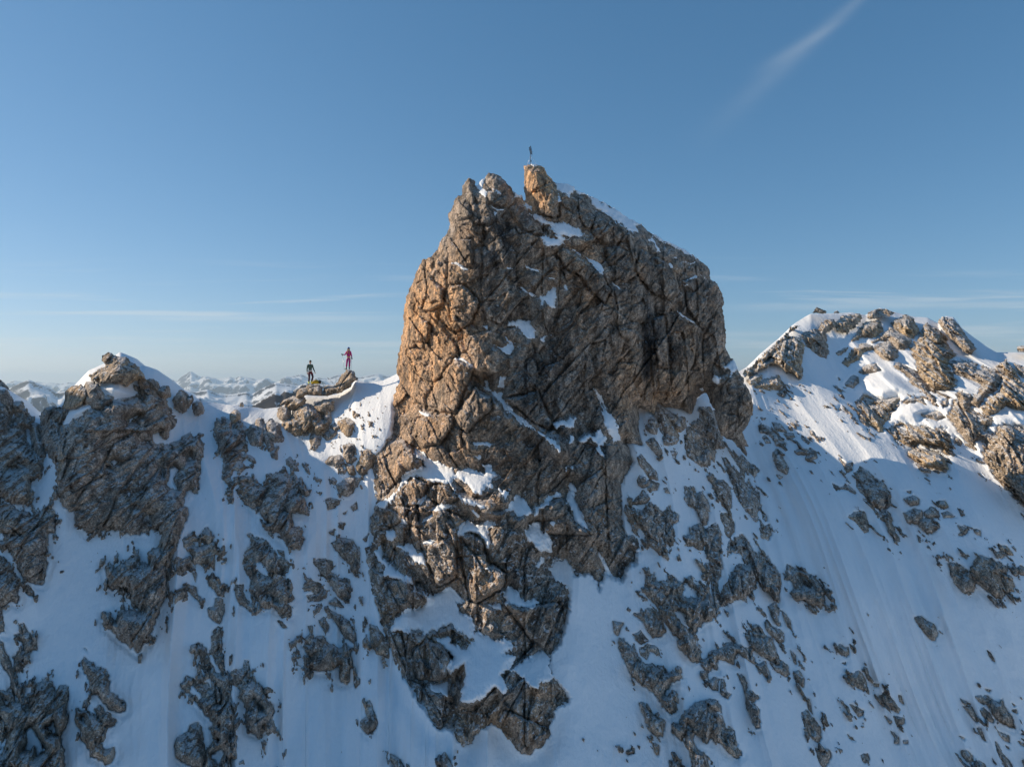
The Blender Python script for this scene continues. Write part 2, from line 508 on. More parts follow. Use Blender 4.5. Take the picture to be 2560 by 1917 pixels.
TOWER_SNOW = '''
d4|240,825 240,800 260,750 330,700 430,680 450,620 400,560 470,600 600,560 650,600 690,650 640,660 660,700 740,750 760,820 860,860 930,870 1000,920 950,960 1010,980 960,1060 910,1090 930,1140 960,1180 920,1200 870,1160 810,1230 720,1260 670,1260 670,1190 690,1120 690,1020 640,1060 600,1080 585,1050 620,980 540,900 500,860 590,850 600,900 650,930 700,930 730,880 680,840 600,790 500,830 430,850 420,820 370,820
d4|1000,1030 1100,980 1160,935 1230,990 1260,960 1300,1020 1330,1080 1345,1180 1250,1120 1150,1140 1140,1170 1090,1160 1060,1100 960,1070
d4|470,1130 500,1150 590,1130 580,1220 520,1200 480,1190
d4|130,340 180,290 190,380 260,450 350,500 400,570 450,610 370,590 370,540 300,510 190,490 200,430
d4|640,250 660,170 700,145 750,180 880,145 880,180 830,200 850,290 830,310 780,230 720,215 680,240
d4|940,560 980,545 1020,600 1060,640 1120,620 1140,650 1100,690 1000,670 940,660 910,610
d4|830,660 910,650 920,700 860,690
d4|1060,210 1100,160 1150,160 1150,210 1210,260 1220,340 1150,330 1100,280 1070,280
d4|1120,430 1150,370 1185,370 1180,400 1140,435
d4|1215,440 1240,380 1300,400 1360,490 1330,540 1240,440
d3|1840,1350 1880,1190 1920,1200 1930,1330 1980,1440 2050,1600 1980,1580 1910,1520 1900,1440
d4|1500,310 1540,400 1590,480 1580,515 1540,510 1555,440 1510,370
d3|540,900 620,960 700,1010 890,1070 890,1110 960,1080 1130,1100 1130,1045 1200,1045 1200,1090 1260,1110 1290,1150 1210,1160 1190,1200 1340,1280 1320,1330 1250,1250 1180,1240 1120,1300 1040,1290 950,1180 900,1150 850,1180 870,1220 900,1290 960,1330 1060,1350 1160,1400 1150,1420 1010,1380 920,1320 840,1210 760,1180 700,1190 600,1150 500,1140 430,1230 390,1300 350,1350 270,1420 200,1390 300,1330 420,1220 440,1140 520,1090 640,1060 620,1000 540,940
d3|1040,850 1120,842 1210,860 1190,878 1060,870
d3|1060,310 1090,340 1150,370 1140,290 1180,330 1190,380 1250,420 1310,390 1300,470 1400,580 1500,660 1600,740 1700,800 1760,840 1810,930 1790,950 1740,900 1650,800 1560,740 1480,690 1420,660 1390,610 1350,610 1290,520 1210,440 1150,390
d3|1250,380 1280,280 1340,280 1310,320 1310,380
d3|1740,690 1780,655 1860,655 1880,635 1925,640 1920,710 1870,735 1810,700 1760,720
d3|1800,815 1870,850 1880,790 1920,800 1920,830 1880,860
d3|1965,840 2030,780 2080,800 2150,720 2170,790 2200,830 2150,880 2170,970 2120,930 2100,850 2060,810
d3|2085,390 2150,450 2200,570 2208,720 2170,700 2190,620 2150,500
d5|0,60 60,170 100,190 140,290 190,400 215,440 120,430 40,300 20,200
d3|1200,1440 1300,1430 1340,1410 1390,1340 1440,1290 1470,1340 1500,1380 1540,1450 1520,1480 1480,1470 1440,1500 1390,1440 1310,1440
d3|1580,1480 1580,1410 1640,1370 1700,1300 1790,1285 1815,1310 1740,1330 1680,1400 1620,1430 1600,1480
d3|590,1550 620,1500 700,1460 700,1490 620,1540
d3|680,1430 780,1380 860,1380 860,1400 780,1440 720,1440
d3|400,1560 430,1500 500,1560 460,1550
d3|290,1670 300,1610 370,1605 390,1670 340,1700
d3|550,1380 640,1290 655,1310 590,1390
d3|1020,1410 1100,1480 1090,1505 1030,1440
d3|890,130 960,120 1040,180 1050,200 960,150
d3|965,240 1015,238 990,257
d3|570,570 640,590 675,610 640,630 590,605
d3|1050,962 1110,955 1120,990 1090,1005
d3|1220,630 1250,615 1280,625 1280,637
d3|1700,1530 1750,1530 1740,1570 1710,1560
d3|1880,1040 1915,1045 1910,1080 1885,1075
d3|1830,1040 1860,1040 1860,1110 1840,1100
d4|270,305 340,285 370,300 400,350 440,350 450,425 380,390 350,350
d4|440,285 480,255 520,275 480,297
d4|800,430 845,438 815,455
d4|330,720 345,700 350,740
c5|1150,430 1215,460 1250,470 1300,520 1400,590 1470,600 1550,600 1640,650 1760,745 1700,720 1640,725 1540,720 1650,780 1550,770 1500,815 1400,800 1310,725 1390,720 1420,740 1490,750 1490,700 1430,630 1360,620 1300,560 1250,490
c5|1545,785 1640,840 1760,920 1860,960 1900,1010 1880,1060 1840,1010 1750,930 1640,865
c5|1960,1110 2050,1180 2045,1195 1970,1140
c5|570,955 640,960 730,1015 690,1028 640,980
c5|1038,1008 1070,990 1117,1010
c5|1220,980 1270,1000 1340,1020 1345,1037 1280,1025 1240,1000
c5|1165,1165 1200,1170 1240,1205 1320,1240 1400,1230 1450,1165 1490,1165 1490,1250 1480,1340 1440,1350 1390,1290 1350,1330 1340,1270 1240,1220
c5|1540,1150 1570,1145 1600,1195 1570,1195
c5|1415,1083 1480,1088 1470,1102
c5|1060,1500 1090,1450 1180,1450 1260,1460 1290,1510 1320,1560 1290,1600 1240,1620 1190,1560 1130,1500 1080,1500
d3|1220,0 1300,30 1350,0 1430,20 1400,60 1350,90 1290,60 1240,25
c5|1045,1590 1090,1630 1150,1656 1080,1662
c5|1340,1610 1390,1580 1460,1580 1390,1592 1390,1640 1350,1640
c5|860,1505 890,1498 890,1527
c5|795,300 815,255 872,235 850,300 880,345 880,392 840,370 810,330
c5|920,465 960,490 1050,488 1055,508 980,507
c5|945,520 975,525 960,547
c5|940,320 980,325 1030,372 990,362
c5|1120,342 1170,345 1205,388 1120,400 1098,415 1130,370
c5|1490,275 1560,270 1620,295 1680,335 1745,365 1700,372 1640,350 1600,385 1570,350 1510,345 1520,420 1500,380 1492,320
c5|1755,380 1900,445 2100,555 2208,620 c6:760,470 690,420 650,430 690,490 620,480 500,400 350,290 300,315 290,270 250,190
c6|720,540 760,545 800,525 830,590 872,655 830,652 810,580 750,560
c6|815,512 950,572 1080,640 1185,722 1150,708 1040,645 950,600 860,555
c6|1040,735 1080,733 1120,750 1200,733 1130,767
c6|930,755 960,750 982,797 950,797
c6|1073,903 1150,868 1190,856 1170,877 1090,907
c6|1035,900 1060,935 1107,935 1080,948 1048,930
c6|1208,853 1262,893 1248,877
c6|988,1143 1060,1198 1155,1262 1100,1242 1040,1192
c6|1030,1000 1052,1003 1045,1028
c6|970,702 1020,693 990,714
e2|485,110 540,78 585,85 588,10 650,0 740,180 680,190 620,270 590,305 570,290 610,200 580,160 500,150
e2|285,350 330,250 470,320 420,330 400,390 350,400
e2|60,490 110,482 130,520 100,530
c2|960,905 1000,910 1150,915 1110,968 1030,972 980,945
'''

# raised blocks of the tower: height (m) | tilt of the block face to the left | outline
TOWER_BLOCKS = '''
1.3|1.0|c5|1205,115 1365,112 1440,230 1500,380 1520,560 1400,560 1300,500 1215,400
0.7|0.1|c5|890,180 980,190 1050,260 1050,290 1000,330 860,340 860,270
0.8|0.1|c5|890,340 950,320 1030,370 1110,330 1120,390 1060,470 1000,485 900,420
1.0|0.5|c5|1060,480 1110,380 1200,440 1290,540 1370,640 1390,710 1300,720 1220,680 1120,580
1.2|0.6|c5|1540,800 1640,850 1800,960 1900,1080 1960,1200 1900,1310 1800,1200 1700,1080 1560,1000 1480,880
0.6|0.3|c5|670,310 700,250 775,240 795,300 720,350
0.9|0.4|c5|560,600 600,400 680,370 740,420 760,560 640,600
0.8|0.4|c5|740,500 780,440 900,440 950,600 920,640 780,620
0.5|0.0|c5|1390,640 1430,640 1490,710 1490,750 1420,740
0.9|-.1|c5|1790,560 1850,500 1900,510 2060,620 2100,700 2080,780 1900,800 1800,700
0.7|0.0|c5|1900,830 2000,800 2090,850 2000,960 1940,980
0.6|0.0|c5|1510,350 1600,390 1620,520 1540,480
0.8|0.0|c5|1610,400 1700,350 1780,420 1810,520 1700,520
0.9|0.9|d3|890,120 1060,200 1000,330 900,600 650,580 640,460 780,250
1.3|0.9|d3|890,600 1060,360 1210,450 1200,560 1050,700 1000,770 900,700
1.4|0.9|d3|155,1040 300,850 430,820 600,960 610,1080 440,1130 300,1300 210,1340 170,1150
1.0|0.6|d3|300,1330 420,1240 530,1140 640,1200 650,1270 560,1400 450,1480 300,1400
0.9|0.6|d3|620,1300 700,1200 840,1230 920,1330 800,1400
0.8|0.5|d3|520,780 560,640 680,600 860,600 880,700 760,860 600,900
1.4|1.0|d4|660,240 720,220 800,270 830,400 940,470 930,560 760,660 720,640 670,400
0.9|0.2|d4|370,940 460,870 560,920 620,1000 580,1100 530,1140 390,1120
1.2|0.0|d4|870,1400 930,1300 1210,1420 1180,1500 1090,1580 1000,1560
0.9|0.1|d4|920,630 1050,680 1140,660 1330,640 1300,830 1230,970 1080,880
0.8|0.0|d4|200,510 330,510 450,640 400,690 280,720 190,800 140,640
0.8|0.6|d4|120,100 260,60 400,60 420,200 300,160 200,210 120,200
0.8|0.5|d4|410,200 520,60 700,140 640,260 640,500 520,560 440,350
0.9|0.0|e2|500,330 620,280 700,190 820,340 830,430 740,590 560,560
1.1|0.1|e2|720,640 840,560 930,580 1000,780 990,950 900,1100 790,1200 700,900
0.9|0.0|d3|1490,430 1600,400 1740,690 1700,760 1500,620 1300,470
0.9|0.1|d3|1640,1370 1820,1320 1920,1530 2060,1640 1660,1640
0.8|0.2|c5|480,760 770,740 760,1000 700,1000 560,950 420,1000
0.9|0.5|c5|230,1180 380,1060 520,1180 520,1330 300,1400 200,1330
1.0|0.7|c5|560,1150 700,1150 830,1300 760,1480 620,1560 470,1430
0.8|0.5|c5|170,1460 300,1400 420,1500 380,1640 160,1640
1.0|0.0|c6|700,620 860,700 1000,840 1040,1000 960,1080 780,1000 640,820
0.8|-.1|c6|1050,900 1200,870 1380,980 1400,1100 1250,1350 1100,1150
0.9|0.1|c6|800,1230 900,1200 960,1656 840,1656
'''

# rocks: height (m, 0 = from size) | flags | label | outline | snow holes
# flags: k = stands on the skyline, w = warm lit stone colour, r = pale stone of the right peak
ROCKS = '''
1.6||large grey crag with vertical snow stripes, at the left edge of the photo|c3|-260,560 0,600 50,620 70,700 90,760 130,740 200,660 230,720 265,735 260,770 200,790 205,900 260,980 290,1040 370,1050 370,1110 365,1170 300,1250 270,1260 275,1400 240,1440 100,1440 0,1400 -260,1400|80,1130 140,1120 160,1140 120,1155|160,1100 220,1110 220,1125
.6|k|dark rocky ridge line sloping down to the left notch|c3|-260,330 -60,340 0,385 60,430 130,510 220,600 300,705 270,715 180,640 100,560 0,480 -260,440
.4||thin upright rock rib beside the left notch|c3|275,770 310,780 340,900 375,1030 345,1040 310,950
.3||slim dark slab in the snow above the left edge crag|c3|10,500 40,490 80,560 90,650 60,600
.25||small dark rock right of the slim slab above the left edge crag|c3|130,600 170,590 180,640 140,630
1.3||broad fluted grey buttress on the left edge, below the striped crag|d1|-160,160 0,180 60,180 100,200 140,230 240,260 250,190 310,230 360,180 410,250 410,380 360,390 350,560 370,640 340,740 320,800 240,780 130,660 60,520 0,500 -160,480|240,220 280,230 270,250|-160,390 0,400 110,420 50,440 30,470 -160,460
1.1||rounded grey toe of rock at the left edge under the fluted buttress|d1|-160,570 0,580 60,600 130,760 150,900 130,945 80,920 30,960 -160,950
.35||egg shaped boulder below the fluted buttress at the left edge|d1|185,820 210,800 260,850 260,890 210,880
.25||small boulder in the snow chute left of the big dark face|c3|460,1300 480,1290 515,1340 490,1360
1.3|kw|jagged brown summit block of the left peak|c3|760,340 820,300 910,250 880,210 880,170 940,140 990,160 1030,180 1080,180 1120,220 1170,230 1220,300 1280,390 1270,400 1200,370 1150,400 1100,440 1060,410 960,400 850,420 850,370 790,380
.9|kw|brown shoulder block left of the summit block of the left peak|c3|550,560 560,480 620,430 700,415 740,460 750,520 700,590 640,630 570,635 545,610
.6||grey block with a snow hole under the left peak summit|c3|745,560 760,430 830,430 850,480 900,530 960,540 940,590 860,630 800,610 790,580|840,545 870,530 890,570
2.2||huge dark rock face of the left peak tapering to a point|c3|350,800 380,780 390,680 430,640 500,660 560,640 520,700 480,740 490,800 510,860 560,780 640,760 720,690 740,650 830,650 900,620 960,590 1030,560 1120,550 1190,520 1230,560 1250,470 1290,470 1370,540 1400,600 1460,680 1510,740 1480,800 1440,870 1390,850 1380,820 1290,830 1330,900 1340,980 1380,940 1450,940 1550,900 1600,870 1640,850 1660,900 1700,880 1740,930 1750,1040 1700,1060 1720,1180 1690,1340 1640,1310 1600,1330 1580,1400 d1:1435,290 1370,440 1300,650 1275,660 1275,750 1270,850 1230,930 1190,1070 1160,1200 1130,1245 1100,1240 1060,1330 1030,1310 980,1260 920,1220 850,1150 800,1120 800,1020 830,1020 880,1080 900,1010 950,990 1060,1000 980,920 970,830 870,840 820,830 820,760 790,650 840,620 880,680 960,640 1060,560 1070,620 1130,640 1140,550 1220,520 1240,420 1200,370 1150,370 1140,420 1000,410 870,370 760,390 680,415 590,340 580,250 610,220 520,220 470,140 c3:500,1250 480,1050 430,1020 380,900|1090,720 1180,670 1220,680 1150,750 1110,750|950,1080 980,1060 1020,1080 980,1120|920,1120 950,1125 970,1145 925,1140|1230,900 1300,900 1290,935|1450,1140 1500,1110 1550,1150 1500,1230 1540,1330 1470,1320 1430,1280 1460,1200|1610,1040 1650,1010 1670,1060 1620,1080|1395,1130 1415,1140 1410,1220 1395,1200|c1:-900,2400 -899,2400 -899,2401|c3:1290,1540 1310,1540 1300,1620
.5||pointed rock on the snow shoulder right of the left peak|c3|1525,560 1560,500 1600,530 1610,590 1580,630 1530,600
.5|k|rock tooth on the skyline of the snow shoulder beside the left peak|c3|1610,540 1660,500 1675,550 1640,610 1610,590
.3||little dark rock hanging below the skyline tooth|c3|1690,600 1710,590 1730,640 1700,655
.3||flat rock chip on the shaded snow shoulder of the left peak|c3|1370,480 1430,460 1440,500 1400,515
.35||small square rock just right under the left summit block|c3|1220,390 1280,430 1230,440
.35||narrow rock flake between the left summit block and its snow shoulder|c3|1300,395 1340,420 1350,460 1320,440
1.5||long dark buttress slanting down below the snow saddle, with several steps|c4|-50,620 0,600 30,620 50,680 80,700 120,630 160,670 185,840 130,850 180,910 120,950 210,990 150,1030 80,1020 50,1080 100,1170 130,1160 110,1100 150,1050 230,1080 290,1130 370,1150 410,1110 370,1070 470,1050 520,1000 590,1090 610,1050 660,1090 740,1220 730,1240 650,1200 700,1300 725,1400 620,1385 560,1390 600,1500 650,1520 680,1610 650,1690 560,1680 500,1620 440,1590 470,1570 500,1600 410,1540 330,1500 310,1440 380,1480 280,1370 180,1300 130,1230 60,1180 0,1080 -5,940 -35,850 -60,700|150,1120 200,1110 190,1140
.5||tall twin rock fin under the snow saddle|c4|230,720 250,660 290,680 310,600 340,650 330,720 310,790 250,780
.5||leaning dark rock right of the twin fin under the saddle|c4|380,640 410,610 450,640 470,730 490,750 440,760 380,700
.25||thin chain of stone flakes below the twin fin|c4|345,650 370,700 400,780 420,830 400,845 385,800 350,700
.25||small oval stone at the foot of the flake chain|c4|415,870 440,850 455,920 420,900
.35||long narrow slab slanting on the open shaded couloir|c4|540,930 570,915 640,1020 610,1020 545,965
.25||slim flake right of the narrow slanting slab in the couloir|c4|680,965 720,1000 735,1050 710,1020
.2||tiny flat stone left of the flake chain|c4|215,905 250,920 265,950 220,925
.35||lone dark stone just below the saddle edge|c4|495,540 500,505 535,500 550,545 520,565
1.0|w|large sunlit brown outcrop below the man|c4|540,620 590,600 630,520 650,480 720,475 800,490 830,560 830,600 880,610 870,670 820,710 780,680 760,640 700,680 620,690 580,660
.35||round dark stone below the large sunlit outcrop|c4|750,760 780,720 820,740 815,790 770,800
.3|w|brown stones above right of the large sunlit outcrop|c4|790,480 820,470 870,440 920,430 915,470 880,480 880,520 820,510
.4|w|sunlit brown rock at the shadow edge of the couloir|c4|1010,620 1050,600 1110,620 1090,700 1070,720 1030,680
.2||little dark stone at the rim right of the large sunlit outcrop|c4|870,570 890,563 895,600
.2||pair of small stones left of the shadow edge rock|c4|940,650 975,650 960,672
.22||small stone below the outcrop pair in the couloir|c4|870,720 900,705 892,747
.25||low stone between the couloir outcrops|c4|920,680 960,700 912,742
.6||stacked rocks in the middle of the couloir, catching sun on top|c4|1030,860 1060,800 1120,800 1130,850 1100,900 1140,910 1100,960 1060,950 1030,900
.5||snow dusted rock group left of the stacked rocks in the couloir|c4|880,950 930,900 1000,890 1030,930 990,990 930,970
.8|w|brown rock column leaning against the foot of the tower|c4|1140,980 1190,880 1230,840 1290,890 1280,950 1240,1010 1200,1050 1150,1020
.4|w|small brown rock below the stacked couloir rocks|c4|1050,980 1110,980 1130,1050 1080,1050
.25||flat stone left of the small brown rock below the stacked rocks|c4|1000,1012 1050,1015 1035,1045
.7||broad dark rock in the lower couloir|c4|970,1150 1040,1100 1110,1080 1180,1090 1110,1200 1060,1250 1000,1220
.5||ragged dark rock below left of the broad couloir rock|c4|870,1270 920,1250 1000,1280 1000,1310 940,1350 890,1360
.4||knobbly dark rock right of the ragged couloir rock|c4|1090,1330 1140,1290 1155,1350 1110,1365
.25||round stone above the broad couloir rock|c4|910,1110 940,1085 970,1110 950,1140
.2||pebble like stone alone in the shaded couloir|c4|820,1205 845,1208 830,1237
.22||thin mossy stone in the upper shaded couloir|c4|780,1085 840,1100 800,1115
.3||mossy stone below the knobbly couloir rock|c4|1010,1390 1070,1360 1040,1400
.4||dark mossy tuft of rock in the lower couloir|c4|890,1550 950,1520 950,1580 910,1570
.3||twin dark stones above the mossy tuft|c4|985,1470 1040,1470 1020,1520
.3||slim slab right against the shaded foot of the tower|c4|1200,1610 1250,1560 1222,1630
.7||ragged rock ring around a snow patch, left of centre|d2|145,190 210,115 240,150 310,95 360,160 340,190 380,220 410,220 400,300 360,280 350,370 280,330 210,330 200,270 150,220|210,190 280,180 300,210 230,225
.35||square dark stone below the rock ring|d2|105,400 120,335 165,345 150,410
.3||trail of small flakes below the square dark stone|d2|175,475 230,480 235,530 285,570 270,585 230,560 180,510
.2||thin upright flake right of the square dark stone|d2|210,390 235,400 230,455
.35||crooked dark rib below the rock ring|d2|310,430 340,390 380,450 410,510 415,550 370,540 350,500 320,470
.5||wedge of rock ending in a point under the crooked rib|d2|300,620 350,610 360,550 410,560 420,640 385,720 330,680
1.3||long dark rock column with snow gaps running to the lower edge|d2|350,770 380,750 405,780 400,860 430,1030 470,1070 470,1150 450,1230 470,1310 490,1500 495,1600 450,1600 460,1720 270,1720 300,1600 310,1530 370,1480 330,1400 370,1390 280,1290 210,1220 170,1170 150,1120 180,1080 250,1065 310,1100 330,1150 340,1090 260,1010 270,930 230,890 250,850 300,890 320,980 380,1050 400,1040 330,900 340,820|190,1125 230,1140 275,1200 260,1215 200,1160|350,1095 380,1150 385,1240 370,1150|330,1570 400,1530 420,1560 380,1640 330,1600
.9||rough dark rock right of the long column, with one snow slit|d2|460,1050 490,1020 540,1030 550,960 570,970 580,1030 600,1090 670,1150 700,1230 740,1290 700,1370 660,1390 640,1445 580,1420 560,1310 580,1290 520,1200 530,1140 490,1120|615,1215 660,1280 640,1260
1.1||smooth domed boulder with a crack at the lower left of the long column|d2|100,1520 110,1470 180,1420 190,1380 250,1355 270,1400 300,1600 270,1650 210,1656 150,1620 110,1590
.45||hooked rock left of the rock face with the snow window|d2|480,500 490,465 545,465 530,510 550,550 590,590 600,570 625,640 590,640 520,600
1.2||tall dark rock face with a round snow window|d2|540,350 550,270 590,200 575,145 640,160 680,170 740,250 790,290 845,340 820,400 860,560 830,600 840,670 800,670 740,620 680,625 630,580 570,500 590,440 570,400|590,330 660,330 720,410 690,420 640,380|720,540 760,580 740,570
.25||small stone right above the rock face with the snow window|d2|760,240 800,250 805,290 770,270
.3||small stones under the tip of the rock face with the snow window|d2|760,700 790,710 820,745 800,750
.8||heart shaped dark rock beside the shaded foot of the tower|d2|1110,200 1160,165 1250,180 1290,240 1290,330 1280,390 1245,380 1240,340 1180,280 1140,230
.6||long ragged rock band in the gully left of the tower foot|d2|990,320 1030,295 1110,310 1130,350 1110,380 1140,400 1160,430 1210,430 1235,470 1230,560 1170,555 1120,480 1050,400 1010,340
.5||curled dark rock left of the ragged band in the gully|d2|935,470 980,440 1040,460 1080,520 1080,545 1040,570 960,580 950,540 1010,530 990,505 940,510
.35||pyramid shaped stone under the ragged band in the gully|d2|1095,590 1140,550 1190,615 1150,610
.5||slanting row of rocks below the pyramid stone|d2|1090,630 1150,660 1220,710 1270,790 1260,840 1220,820 1150,740 1100,660
.35||prickly little rock left of the slanting row|d2|1030,700 1060,680 1100,740 1090,780 1040,730
.2||small stone left of the prickly rock in the gully|d2|960,740 990,735 980,780
1.0||bulky dark rock with a tail, lowest of the gully group|d2|920,870 980,810 1060,790 1100,850 1160,890 1200,860 1250,880 1250,1000 1220,1100 1170,1100 1160,990 1110,1030 1030,1035 950,1000 960,940
.35||crumbly stone at the tail of the bulky gully rock|d2|1260,1050 1300,1080 1300,1110 1270,1140 1260,1090
.6||isolated knob of rock on the open snow left of the tower toe|d2|1300,1360 1340,1320 1340,1220 1360,1215 1395,1300 1420,1360 1400,1400 1350,1440 1300,1390
.5||slanting rock at the lower edge, left of the middle|d2|1495,1570 1560,1600 1600,1680 1520,1680
.45||rock at the lower edge under the tower toe|d2|1815,1610 1850,1570 1900,1640 1910,1680 1830,1680
.6||dark flap of rock tucked under the tower's left foot|d2|1365,730 1400,750 1430,790 1480,850 1480,935 1410,910 1370,850
.8||boomerang shaped rock rib on the wide left snow field|e1|800,600 830,540 880,600 940,650 980,640 1050,680 1060,790 1080,900 1150,950 1250,1030 1240,1080 1200,1110 1110,1080 1060,1030 970,940 890,880 890,800 840,700
.9||knotted dark rock with small snow eyes below the boomerang rib|e1|740,1180 750,1070 800,1100 880,1090 940,1140 1000,1200 940,1070 980,1040 1020,1090 1080,1120 1130,1190 1100,1230 1020,1230 1030,1300 1010,1370 970,1410 1030,1470 1130,1430 1130,1530 1090,1600 1040,1615 960,1560 900,1530 890,1470 820,1370 790,1270|800,1150 830,1140 820,1190
.3||small rock above the knotted rock with snow eyes|e1|810,1060 840,990 890,1010 860,1040
.2||tiny stone above the boomerang rib|e1|830,470 860,480 860,505
1.6||massive grey rock mass filling the lower left corner|e1|280,1080 280,960 330,850 400,820 450,760 510,810 550,920 590,840 660,860 660,960 650,1050 665,1140 650,1240 580,1320 540,1320 560,1300 520,1200 450,1250 490,1290 480,1340 570,1350 610,1470 630,1580 620,1760 -260,1760 -260,1500 0,1520 50,1470 40,1300 0,1150 -260,1100 -260,860 0,880 70,900 110,890 150,990 200,1000 250,1020 270,1010|250,1280 300,1240 350,1310 400,1400 450,1470 430,1500 360,1540 350,1480 330,1430 300,1490 230,1480 270,1400|20,940 60,1000 80,1040 50,1020
.7||long thin rock rib running down the left edge to the corner mass|e1|-10,380 40,420 60,520 100,620 130,720 190,860 200,960 150,930 120,820 90,720 40,680 -5,560
.6||narrow rock strip at the left edge above the long thin rib|e1|-260,340 -260,70 0,60 20,80 30,180 65,330 20,320
.7||forked dark rock beside a snow hollow near the left edge|e1|120,560 180,500 220,490 220,400 160,370 150,340 200,310 190,240 230,230 270,310 330,380 350,480 290,510 240,580 210,620 210,690 130,700 150,600
.7||mottled rock rib just under the cliff of the tower, right of centre|d5|500,210 510,130 560,180 600,260 650,340 675,410 640,440 560,450 560,400 600,370 560,330 520,270
.35||small dark block right of the mottled rib under the cliff|d5|650,280 710,240 725,290 690,330 650,310
.3||brown chip under the cliff between two dark blocks|d5|580,190 650,230 640,260 600,240
.3||angular stone left of the mottled rib under the cliff|d5|420,310 460,290 475,345 440,330
.25||little stone above the angular stone under the cliff|d5|450,255 480,238 495,280 470,290
.4||elongated dark rock in the snow below the cliff|d5|410,430 460,405 500,460 530,530 510,555 460,490
.3||single square stone on the snow right of the elongated rock|d5|615,510 660,520 640,570
.9||rough star shaped rock under the right end of the cliff|d5|730,480 740,400 790,400 850,430 900,400 960,430 990,520 980,580 940,570 930,630 880,640 820,590 760,550|840,540 880,540 870,580|870,450 910,500 900,470
.9||shattered rocks wedged under the right buttress of the tower|d5|740,380 770,325 820,350 860,330 810,270 850,260 900,290 890,160 940,160 1000,230 1040,370 1060,480 980,490 940,400 900,380 830,400|890,260 920,270 910,300
.6||pair of joined spindle shaped rocks on the snow apron|d5|330,570 350,550 420,630 480,690 490,750 440,740 390,680 340,610
.4||crescent of rocks below the spindle shaped pair|d5|320,760 340,720 380,740 390,780 430,760 430,800 370,820 330,800
.35||small clump right of the crescent of rocks|d5|410,840 440,770 510,790 490,840 450,850
.6||triangular grey rock on the snow apron|d5|280,960 370,845 430,910 400,950 320,970
.3||tiny triangular stone far right of the crescent of rocks|d5|550,830 570,820 605,875 560,860
.9||wide ragged rock plate with snow flecks on the apron|d5|200,1030 230,980 300,990 370,1020 430,960 500,1000 560,1030 600,980 620,1040 680,1050 670,1110 610,1140 590,1250 530,1250 520,1310 580,1290 570,1330 520,1380 470,1340 400,1290 380,1200 320,1150 310,1230 260,1130 210,1070|470,1100 520,1090 510,1120|310,1080 340,1100 320,1120
.4||dark stone below left of the wide ragged plate|d5|235,1250 280,1230 320,1280 340,1340 300,1350 240,1290
.9||upright rock rib with a spike, centre of the apron|d5|715,810 800,820 830,880 880,850 930,950 940,1060 910,1140 870,1120 820,1000 760,980 725,920 750,870
.7||lumpy rock rib right of the spiked rib|d5|920,720 960,710 1000,770 1060,760 1120,830 1130,920 1130,1000 1080,960 1000,880 960,790
.3||small rocks at the foot of the lumpy rib|d5|1040,950 1070,950 1110,990 1090,1010 1050,980
.5||bent rock strip below the lumpy rib|d5|1035,1050 1080,1040 1130,1060 1155,1150 1150,1210 1100,1240 1080,1180 1050,1110
1.0||long dark rock band slanting down the apron's right side|d5|1050,560 1110,600 1170,660 1220,740 1250,800 1280,750 1300,830 1360,870 1390,970 1360,1000 1360,1130 1310,1080 1250,980 1180,900 1140,800 1100,680
.7||jagged rock wing on the outer edge of the apron|d5|1110,490 1160,560 1180,620 1220,540 1280,600 1340,630 1360,680 1340,740 1350,790 1290,700 1250,690 1240,770 1210,700 1200,640 1140,560
.3||small stone off the lower end of the long apron band|d5|1400,1030 1440,1060 1440,1110 1400,1090
.4||ragged stone at the outer apron edge below the long band|d5|1370,1170 1460,1130 1480,1220 1450,1280 1390,1250
1.2||tall central rock spine of the apron with two heads|d5|720,1240 790,1220 780,1160 860,1130 900,1190 940,1170 990,1130 1030,1200 1050,1290 1040,1400 1060,1480 1040,1600 1000,1640 1000,1560 960,1500 900,1330 870,1360 800,1320 730,1310|950,1350 1020,1380 1000,1395
1.6||big dark buttress at the outer edge of the apron, brown at its tip|d5|1160,1270 1220,1230 1290,1290 1340,1370 1400,1400 1490,1490 1560,1560 1575,1600 P:1957,1432 1953,1460 1946,1482 1946,1500 1937,1496 1928,1472 1912,1475 1893,1453 1884,1468 1862,1494 1830,1503 1822,1512 1800,1503 1800,1478 1812,1456 d5:1090,1630 1120,1560 1190,1490 1240,1470 1210,1400 1140,1370 1100,1410 1090,1350 1110,1300
1.5||sprawling dark rock mass in the lower apron, overhanging the snow|d6|345,180 370,130 430,100 450,160 540,180 570,120 640,180 680,160 670,230 650,280 700,300 780,290 740,190 800,190 850,230 840,150 810,40 860,20 900,80 940,110 950,250 960,350 950,430 900,490 830,500 760,570 700,520 650,430 590,400 540,340 600,440 650,480 720,580 780,620 795,700 775,790 740,795 680,750 630,670 650,620 600,600 540,530 500,450 470,370 410,310 370,240|600,300 670,350 620,340
.7||feathered rock left of the sprawling mass|d6|280,430 340,415 380,460 360,390 410,390 450,450 500,490 530,560 490,610 430,610 380,570 340,490
.45||dark stone below the feathered rock|d6|265,590 320,565 380,640 330,670 290,640
.35||broken rock bits under the dark stone by the feathered rock|d6|310,700 380,670 450,700 470,745 400,720 370,790 320,760
.4||lone wedge stone on smooth snow left of the feathered rock|d6|100,485 190,500 160,550 140,600 115,570
1.2||long scaly rock rib slanting through the lower apron|d6|145,650 160,635 220,690 260,700 270,660 300,760 350,820 400,840 450,870 500,850 530,900 600,890 590,850 660,850 650,890 650,940 580,970 540,1030 500,1090 570,1050 630,1060 620,1150 600,1210 570,1240 520,1190 460,1110 400,1040 300,970 250,910 210,800
.8||club shaped dark rock under the scaly rib|d6|300,1135 340,1130 380,1190 440,1240 520,1270 520,1320 500,1410 440,1400 380,1350 350,1230
